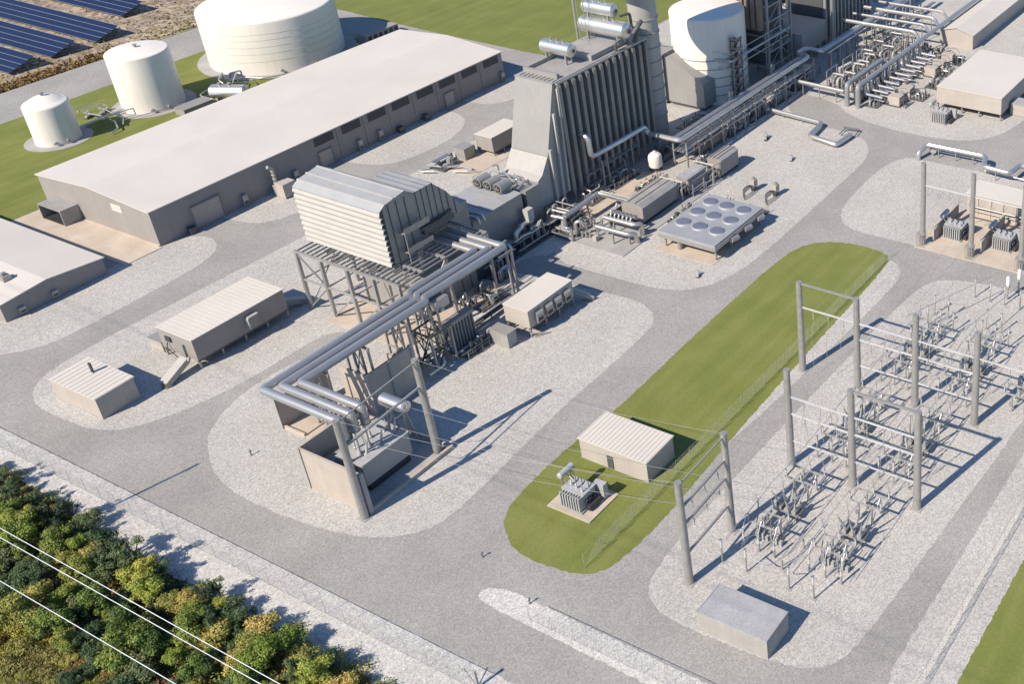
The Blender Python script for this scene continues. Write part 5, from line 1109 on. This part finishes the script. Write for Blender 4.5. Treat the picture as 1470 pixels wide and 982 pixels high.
for x,y0,l in ((95,57.5,'left hand bay of the three pole portal'),(95,48.6,'right hand bay of the three pole portal'),(112.8,57.5,'left hand bay of the longest portal'),(112.8,48.6,'right hand bay of the longest portal'),(112.8,66.3,'lawn side bay of the longest portal')):
    o=MB()
    for k in (-2.3,0,2.3):
        o.tube([(x,y0+k,9.4),(x-.5,y0+k+.2,7),(x-.9,y0+k+.1,4.3) if y0<60 else (x-.3,y0+k+.1,1.2)],.028,5,1.)
        if y0<60: o.tube([(x,y0+k,9.4),(x+.6,y0+k+.2,7.2),(x+1,y0+k+.1,4.3)],.028,5,1.)
    single('dropper_wires','thin dropper wires hanging in the %s'%l,'wires',o,'wire_grey',(x,y0,9.4),'dropper wires')
def catenary(a,c,sag,n=14): return [(a[0]+(c[0]-a[0])*j/n,a[1]+(c[1]-a[1])*j/n,a[2]+(c[2]-a[2])*j/n-4*sag*(j/n)*(1-j/n)) for j in range(n+1)]
for k,(a,c,l) in enumerate((((66,103.4,9.7),(74.6,62.2,10.0),'left phase wire'),((69.6,103.7,9.7),(77.1,62.2,10.0),'middle phase wire'),((73.2,104,9.7),(79.6,62.2,10.0),'right phase wire'),((63.3,103.2,15),(72.6,62.1,15),'left earth wire'),((76,104.2,15),(81.6,62.2,15),'right earth wire'))):
    single('overhead_wire','%s spanning from the transformer portal across the green island to the switchyard'%l,'wire',MB().tube(catenary(a,c,.9),.017,5),'wire_grey',a,'wires over the green island')
for k,(y,y2) in enumerate(((68.7,69.5),(66.3,66.5),(63.9,63.5))):
    single('overhead_wire','%s of three wires from the longest portal to the steel portal at the right edge'%('left','middle','right')[k],'wire',MB().tube(catenary((112.8,y,11),(152.6,y2,11.3),.9),.016,5),'wire_grey',(112.8,y,11),'wires along the switchyard road')
for k,(x,y) in enumerate(((68.6,106.7),(70.9,106.7),(73.0,106.7))):
    a=(x-.1,y,7.0); c=((66,103.4,9.7),(69.6,103.7,9.7),(73.2,104,9.7))[k]
    single('overhead_wire','%s short wire from a transformer bushing up to the portal beam'%('left','middle','right')[k],'wire',MB().tube(catenary(a,c,.3,6),.026,5),'wire_grey',a,'short wires above the transformer')
# ------------------------------------------------------------------ fences and small yard posts
def fence(name,label,a,c,step,h,mesh=.30,wr=.009,postr=.035,m='fence_steel',rr_=.028):
    t=thing(name,label,'fence',(a[0],a[1],0)); L=math.hypot(c[0]-a[0],c[1]-a[1]); n=int(L/step); ux,uy=(c[0]-a[0])/L,(c[1]-a[1])/L
    P=lambda s,z:(a[0]+ux*s,a[1]+uy*s,z)
    for i in range(n+1):
        p=P(L*i/n,0); MB().cyl(p,P(L*i/n,h+.1),postr*.7,None,6).build('post',m,t)
    MB().cyl(P(0,h),P(L,h),rr_,None,5).cyl(P(0,.08),P(L,.08),.010,None,5).build('rail',m,t)
    b=MB(); k=-h
    while k<L:
        for s0,s1 in ((k,k+h),(k+h,k)):
            z0,z1=.08,h; q0,q1=s0,s1
            lo,hi=min(q0,q1),max(q0,q1)
            if lo>=0 and hi<=L: b.bar(P(q0,z0),P(q1,z1),wr*2,wr*2)
        k+=mesh
    b.build('wire_mesh',m,t,False); return t
fence('chain_link_fence','long chain link fence along the white gravel strip below the woods edge',(50.9,190),(50.8,73.6),3.0,2.2,.36,.0045)
fence('chain_link_fence','chain link fence along the road side of the low white gravel spur',(60.3,74.5),(60.1,22),3.0,2.2,.36,.0045)
fence('chain_link_fence','thin chain link fence along the near edge of the green island',(69.0,74.1),(146.2,73.7),2.9,2.1,.24,.0022,.045,rr_=.009)
fence('chain_link_fence','chain link fence beside the lawn at the lower right corner',(66.8,32.5),(150,32.4),3.0,2.1,.4,.0045)
for y,bl in BY:
    for k,pn in ((2.1,'left'),(0,'middle'),(-2.1,'right')):
        x0=80.2; yy=y+k
        t=thing('surge_arrester','%s surge arrester on a short frame at the near end of the %s hand bay'%(pn,bl),'insulator post',(x0,yy,0),'surge arresters at the near end')
        MB().box(x0-.1,x0+.1,yy-.1,yy+.1,0,1.3).build('leg','galvanised',t,False); insul(MB(),x0,yy,1.3,1.5,.15).build('insulator','porcelain',t)
        MB().tube([(x0,yy,2.8),(x0-1.2,yy+.3,3.4),(x0-3.2,yy+.2,3.5)],.035,6,.4).tube([(x0,yy,2.8),(x0+.8,yy,4.0),(x0+1.3,yy,4.2)],.035,6,.4).build('lead','aluminium',t)
    t=thing('ground_mechanism','clump of drives under the nearest switch frame of the %s hand bay'%bl,'equipment',(82.4,y,0))
    for j in range(7):
        yy=y-2+.62*j; MB().box(81.9,82.3,yy,yy+.35,.1,.8+.25*(j%3)).build('drive_box','transformer_grey',t,False)
        MB().tube([(82.5,yy,.1),(82.6,yy+.1,1.6),(83.2,yy+.2,2.4)],.06,6,.3).build('linkage','cladding_dark',t)
t=thing('bus_run','low tube bus on short posts between the two nearer bays','bus bar',(78,53.5,0)); MB().tube([(77,57.1,2.6),(77.4,54.5,1.6),(80.5,53.2,1.6),(86,53.0,1.6)],.06,6,.5).tube([(77,51.4,2.6),(77.6,52.6,1.2),(84,52.4,1.2)],.05,6,.5).build('tube','aluminium',t)
for x,y in ((79,53.6),(83,53.1)): MB().box(x-.08,x+.08,y-.08,y+.08,0,1.55).build('post','galvanised',t,False)
t=thing('gate_post','grey upright gate post with a brace at the end of the long chain link fence','post',(51.2,73.2,0))
MB().box(51.1,51.35,73.1,73.35,0,2.4).build('post','fence_steel',t,False); MB().bar((51.2,73.3,.1),(51.2,74.7,2.1),.09).box(51.05,51.4,73.05,73.4,2.4,2.5).build('brace','fence_steel',t,False)
for x,y,l in ((64.7,125.5,'small dark hydrant post alone on the gravel before the bus duct bend'),(64.9,85.8,'small dark hydrant post on the road by the rounded end of the green island'),(62.1,76.1,'small dark hydrant post at the tip of the low white gravel spur')):
    t=thing('hydrant',l,'hydrant',(x,y,0))
    MB().lathe((x,y,0),[(.18,0),(.18,.05),(.08,.07),(.08,.65),(.12,.7),(.12,.82),(.06,.95),(0,.97)],10).build('barrel','hydrant_red',t); MB().cyl((x-.2,y,.6),(x+.2,y,.6),.05,None,8).build('outlet','hydrant_red',t)
# ------------------------------------------------------------------ solar field
def solar_row(label,x,y0,y1):
    t=thing('solar_array',label,'solar panel',(x,y0,0),'rows of blue solar panels'); w=6.3; z0,z1=.7,2.85
    b=MB();fr=MB(); n=int((y1-y0)/2.05); dx,dz=w/4,(z1-z0)/4
    for i in range(n):
        ya=y0+i*2.05
        for j in range(4):
            xa=x+j*dx+.03;za=z0+j*dz+.03*dz/dx; xb=x+(j+1)*dx-.03;zb=z0+(j+1)*dz-.03*dz/dx
            b.add([(xa,ya+.03,za),(xb,ya+.03,zb),(xb,ya+2.02,zb),(xa,ya+2.02,za),(xa,ya+.03,za-.05),(xb,ya+.03,zb-.05),(xb,ya+2.02,zb-.05),(xa,ya+2.02,za-.05)],[(0,1,2,3),(4,7,6,5),(0,4,5,1),(1,5,6,2),(2,6,7,3),(3,7,4,0)])
    for j in range(5): fr.bar((x+j*dx,y0,z0+j*dz+.02),(x+j*dx,y0+n*2.05,z0+j*dz+.02),.11,.05)
    b.build('panel','solar_glass',t,False); fr.build('frame','solar_frame',t,False)
    l=MB()
    for i in range(0,n,2): l.bar((x+1.2,y0+.4+2.05*i,0),(x+1.2,y0+.4+2.05*i,z0+.3),.12); l.bar((x+4.8,y0+.4+2.05*i,0),(x+4.8,y0+.4+2.05*i,z0+1.5),.12)
    l.build('leg','dark_metal',t,False); return t
for k,(x,y0) in enumerate(((126.6,288.0),(137.0,289.6),(148.0,290.2),(162.4,302.4),(174.4,311),(187,321))):
    solar_row('%s row of blue solar panels counted from the left edge of the photo'%('first','second','third','fourth','fifth','sixth')[k],x,y0,y0+74)
# ------------------------------------------------------------------ woods below the fence
def leaf_cloud(rnd,lobes,n,size):
    """many small leaf faces through the lobes' volume, denser at the skin"""
    mb=MB()
    W=[r[0]*r[1]*r[2] for c,r in lobes]; T=sum(W)
    for (c,r),w in zip(lobes,W):
        for _ in range(int(n*w/T)):
            a=rnd.random()*2*PI; u=rnd.uniform(-.75,1); s=math.sqrt(max(0,1-u*u)); k=rnd.random()**.33*(1+rnd.uniform(-.1,.1)+(.35*rnd.random()**5))
            p=Vector((c[0]+r[0]*s*math.cos(a)*k,c[1]+r[1]*s*math.sin(a)*k,c[2]+r[2]*u*k))
            nrm=Vector((s*math.cos(a)+rnd.uniform(-.9,.9),s*math.sin(a)+rnd.uniform(-.9,.9),u+rnd.uniform(-.5,1.1))).normalized()
            t=nrm.orthogonal().normalized(); t.rotate(Matrix.Rotation(rnd.random()*6.28,3,nrm)); b=nrm.cross(t); z=size*rnd.uniform(.55,1.25)
            q=[p-t*z,p+b*z*.55,p+t*z,p-b*z*.55]
            n0=len(mb.v); mb.v+= [tuple(v) for v in q]; mb.f.append([n0,n0+1,n0+2,n0+3])
    return mb
def plant_proto(seed,kind):
    rnd=random.Random(seed); lobes=[]
    if kind=='tree': H,Rr,nl,n,sz=5.2,1.9,17,5200,.135
    elif kind=='sapling': H,Rr,nl,n,sz=6.4,1.25,15,1500,.13
    elif kind=='shrub': H,Rr,nl,n,sz=2.5,1.6,13,3400,.115
    elif kind=='low': H,Rr,nl,n,sz=1.1,1.5,11,2200,.10
    for _ in range(nl):
        a=rnd.random()*2*PI; d=Rr*rnd.random()**.6*1.02; z=H*(.38+.52*rnd.random()*(1-.45*d/Rr)) if kind!='low' else H*(.3+.4*rnd.random())
        k=rnd.uniform(.2,.55)*Rr; lobes.append(((d*math.cos(a),d*math.sin(a),z),(k*rnd.uniform(.8,1.2),k*rnd.uniform(.8,1.2),k*rnd.uniform(.6,1.0)*(1 if kind!='low' else .6))))
    crown=leaf_cloud(rnd,lobes,n,sz)
    tr=MB()
    tr.tube([(0,0,-.1),(.08,.05,H*.3),(.0,.1,H*.7)],[.05*H*.6,.04*H*.6,.015*H],7)
    for c,r in lobes[:7]: tr.tube([(.05,.05,H*.22),(c[0]*.5,c[1]*.5,c[2]*.62),(c[0],c[1],c[2])],[.02*H,.014*H,.005*H],5)
    return crown,tr
KIND={}
def plant(key,kind,seed,lm,name,label,cat,loc,rz,sc,group):
    if key not in KIND:
        c,tr=plant_proto(seed,kind)
        r=thing(name,label,cat,(0,0,0),group); c.build('crown',lm,r,False); tr.build('trunk' if kind in ('tree','sapling') else 'stem','bark',r); KIND[key]=r
        r.location=loc; r.rotation_euler=(0,0,rz); r.scale=(sc,)*3; return r
    p=KIND[key]; r=dup(p,loc,label,rz); r['group']=group; r.scale=(sc,)*3; return r
rnd=random.Random(17)
SPEC={'g':('tree','leaf_green','broadleaf_tree','leafy mid green tree in the woods beside the white gravel strip','tree','mid green trees in the woods'),
 'b':('tree','leaf_bright','broadleaf_tree','bright yellow green tree in the woods beside the white gravel strip','tree','bright green trees in the woods'),
 'p':('sapling','leaf_dark','slender_tree','slender open crowned dark tree leaning over the white gravel edge','tree','slender trees at the woods edge'),
 'y':('shrub','leaf_yellow','autumn_bush','bush turning orange and yellow among the green trees of the woods','bush','autumn coloured bushes in the woods'),
 'd':('shrub','leaf_dark','dark_bush','dark blue green bush in the shady strip under the power lines','bush','dark bushes under the power lines'),
 'r':('low','leaf_rust','rusty_shrub','low reddish brown shrub in the gaps between the green trees','shrub','reddish brown shrubs'),
 's':('low','leaf_straw','meadow_shrub','low straw coloured shrub in the meadow at the lower left corner','shrub','straw coloured shrubs')}
placed=[]
def try_place(x,y,rad):
    for a,b,r in placed:
        if (x-a)**2+(y-b)**2<(rad+r)**2*.33: return False
    placed.append((x,y,rad)); return True
cnt=0
def edge(y): return 46.0+(.9 if y>130 else 0)+ .7*math.sin(y*.6)+ .5*math.sin(y*1.7+1)
for _ in range(9000):
    y=rnd.uniform(72,160); e=edge(y); x=rnd.uniform(26.5,e)
    L_=29.3+(y-117.7)*.56 if y>117.7 else 29.3+(117.7-y)*.504
    if x<L_-2.6: continue
    d=e-x; u=rnd.random()
    if d<2.6 and u<.34: k='p'
    elif d<7.2: k='g' if u<.36 else 'b' if u<.66 else 'y' if u<.82 else 'd' if u<.93 else 'r'
    elif d<11.5: k='d' if u<.62 else 'r' if u<.78 else 'g' if u<.92 else 'y'
    elif d<13.2: k='r' if u<.4 else 's' if u<.75 else 'd'
    else:
        if u>.22: continue
        k='s'
    rad={'p':1.1,'g':1.75,'b':1.7,'y':1.35,'d':1.4,'r':1.2,'s':1.15}[k]
    if not try_place(x,y,rad): continue
    kind,lm,nm,lab,cat,grp=SPEC[k]; v=rnd.randint(0,2)
    sc=rnd.uniform(.42,1.12)
    if d<3 and k in 'gb': sc=rnd.uniform(.5,.95)
    plant(k+str(v),kind,ord(k)*7+v,lm,nm,lab,cat,(x,y,0),rnd.random()*6.28,sc,grp); cnt+=1
    if cnt>=292: break
print('plants',cnt)
# undergrowth nobody could count
rr=random.Random(5)
for nm,lm,cnt_,zh,lab in (('undergrowth','leaf_green',30000,.9,'ragged low green undergrowth between the trees of the woods'),('brambles','leaf_yellow',22000,1.3,'olive and yellow brambles tangled between the trees of the woods'),('dry_scrub','leaf_rust',12000,.8,'dry brown scrub in the gaps of the woods')):
    gc=MB()
    for _ in range(cnt_):
        y=rr.uniform(72,166); e=edge(y); L_=29.3+(y-117.7)*.56 if y>117.7 else 29.3+(117.7-y)*.504
        x=rr.uniform(max(24,L_-3),e+.9+1.5*rr.random()**3)
        if e-x>12.6: continue
        q=math.sin(x*.9+y*.37+len(nm))+math.sin(y*.83-x*.31)*.8       # grows in patches
        if q<-.35: continue
        z=rr.random()**1.4*zh*(.45+.4*max(0,q)); s_=rr.uniform(.07,.17); a=rr.random()*6.28; t_=rr.uniform(.2,.9)
        dx,dy=math.cos(a)*s_,math.sin(a)*s_; n0=len(gc.v)
        gc.v+=[(x-dx,y-dy,z),(x-dy*.5,y+dx*.5,z+s_*t_),(x+dx,y+dy,z+s_*.6),(x+dy*.5,y-dx*.5,z)]; gc.f.append([n0,n0+1,n0+2,n0+3])
    tag(gc.build(nm,lm,None,False),lab,nm.replace('_',' '),None,'stuff')
sg=MB()
for _ in range(34000):
    x=rr.uniform(24,35.2+.9*math.sin(rr.random()*6)); y=rr.uniform(88,140); z=0; s=rr.uniform(.1,.28); a=rr.random()*6.28
    dx,dy=math.cos(a)*s*.5,math.sin(a)*s*.5; n0=len(sg.v)
    sg.v+=[(x-dx,y-dy,z),(x+dx,y+dy,z),(x+dx*.6+dy*.5,y+dy*.6-dx*.5,z+s*1.5),(x-dx*.3+dy,y-dy*.3-dx,z+s*1.3)]; sg.f.append([n0,n0+1,n0+2,n0+3])
o=sg.build('meadow_grass','leaf_lime',None,False); tag(o,'tall straw and lime coloured grass in the lower left corner','grass',None,'stuff')
dw=MB()
for _ in range(5000):
    x=rr.uniform(70,240); u=rr.random(); y=280.6+ (u**3)*40
    z=0;s=rr.uniform(.12,.35);a=rr.random()*6.28; dx,dy=math.cos(a)*s,math.sin(a)*s; n0=len(dw.v)
    dw.v+=[(x-dx,y-dy,z),(x+dx,y+dy,z),(x+dx*.6,y+dy*.6,z+s*1.1),(x-dx*.3,y-dy*.3,z+s*1.4)]; dw.f.append([n0,n0+1,n0+2,n0+3])
o=dw.build('weeds','leaf_straw',None,False); tag(o,'ragged weeds along the bare ground before the solar panels','weeds',None,'stuff')
dw=MB()
for _ in range(2600):
    x=rr.uniform(70,150); y=279.8+ rr.random()**2*5
    z=0;s=rr.uniform(.2,.5);a=rr.random()*6.28; dx,dy=math.cos(a)*s,math.sin(a)*s; n0=len(dw.v)
    dw.v+=[(x-dx,y-dy,z),(x+dx,y+dy,z),(x+dx*.6,y+dy*.6,z+s*1.1),(x-dx*.3,y-dy*.3,z+s*1.4)]; dw.f.append([n0,n0+1,n0+2,n0+3])
o=dw.build('rusty_weeds','leaf_rust',None,False); tag(o,'rust coloured weeds along the road edge before the solar panels','weeds',None,'stuff')
# power line along the woods: its poles stand just outside the photograph
for k,(x,l) in enumerate(((21.3,'upper of the two close white power wires over the woods'),(20.85,'lower of the two close white power wires over the woods'),(18.85,'single white power wire nearest the lower left corner'))):
    single('power_wire',l,'wire',MB().tube(catenary((x,262,50.4),(x,-140,50.4),.8,60),.021,6),'wire_bright',(x,262,50.4),'white power wires over the woods')
for y,l in ((262.,'tall steel pole of the power line far left of the photograph'),(-140.,'tall steel pole of the power line far below the photograph')):
    t=thing('power_pole',l,'utility pole',(17.6,y,0)); MB().cyl((17.6,y,0),(17.6,y,54),.7,.35,12).build('pole','galvanised',t)
    MB().box(17.2,21.8,y-.12,y+.12,49.5,49.8).build('cross_arm','galvanised',t,False)
    for x in (21.3,20.85,18.85): insul(MB(),x,y,49.8,.6,.12).build('insulator','porcelain',t)
t=thing('mast','tall slim wooden mast just left of the photograph beside the woods','mast',(32.,137.2,0))
MB().cyl((32,137.2,0),(32,137.2,26.),.24,.14,12).build('pole','bark',t); MB().box(31.4,32.6,137.1,137.3,25.2,25.4).build('cross_arm','bark',t,False)
# ------------------------------------------------------------------ light, sky, camera
w=bpy.data.worlds.new('World'); SC.world=w; w.use_nodes=True; nt=w.node_tree
sky=nt.nodes.new('ShaderNodeTexSky'); sky.sky_type='NISHITA'; sky.sun_disc=False; AZ,EL=166.,41.5
sky.sun_elevation=R(EL); sky.sun_rotation=R(90-AZ); sky.air_density=1.0; sky.dust_density=.2; sky.ozone_density=2.0
bg=nt.nodes['Background']; tn=nt.nodes.new('ShaderNodeVectorMath'); tn.operation='MULTIPLY'; tn.inputs[1].default_value=(.80,.985,1.17); nt.links.new(sky.outputs[0],tn.inputs[0]); nt.links.new(tn.outputs[0],bg.inputs['Color']); bg.inputs['Strength'].default_value=.090
ld=bpy.data.lights.new('sun','SUN'); ld.energy=4.7; ld.angle=R(.5); ld.color=(1.,.885,.725)
lo=bpy.data.objects.new('sun',ld); COL.objects.link(lo); lo.location=(0,0,150)
sv=Vector((math.cos(R(AZ))*math.cos(R(EL)),math.sin(R(AZ))*math.cos(R(EL)),math.sin(R(EL)))); lo.rotation_euler=sv.to_track_quat('Z','Y').to_euler()
cd=bpy.data.cameras.new('camera'); cam=bpy.data.objects.new('camera',cd); COL.objects.link(cam)
cam.location=(0,0,100); cam.rotation_euler=(R(60.333),0,R(-63.177)); cd.sensor_width=36; cd.sensor_fit='HORIZONTAL'
cd.lens=36*1643.56/1470; cd.shift_x=(735-1275.1)/1470; cd.shift_y=(319.5-491)/1470; cd.clip_start=1; cd.clip_end=4000
SC.camera=cam
SC.render.engine='CYCLES'
vs=SC.view_settings; vs.view_transform='Standard'; vs.look='None'; vs.exposure=.64; vs.gamma=1; vs.use_curve_mapping=False
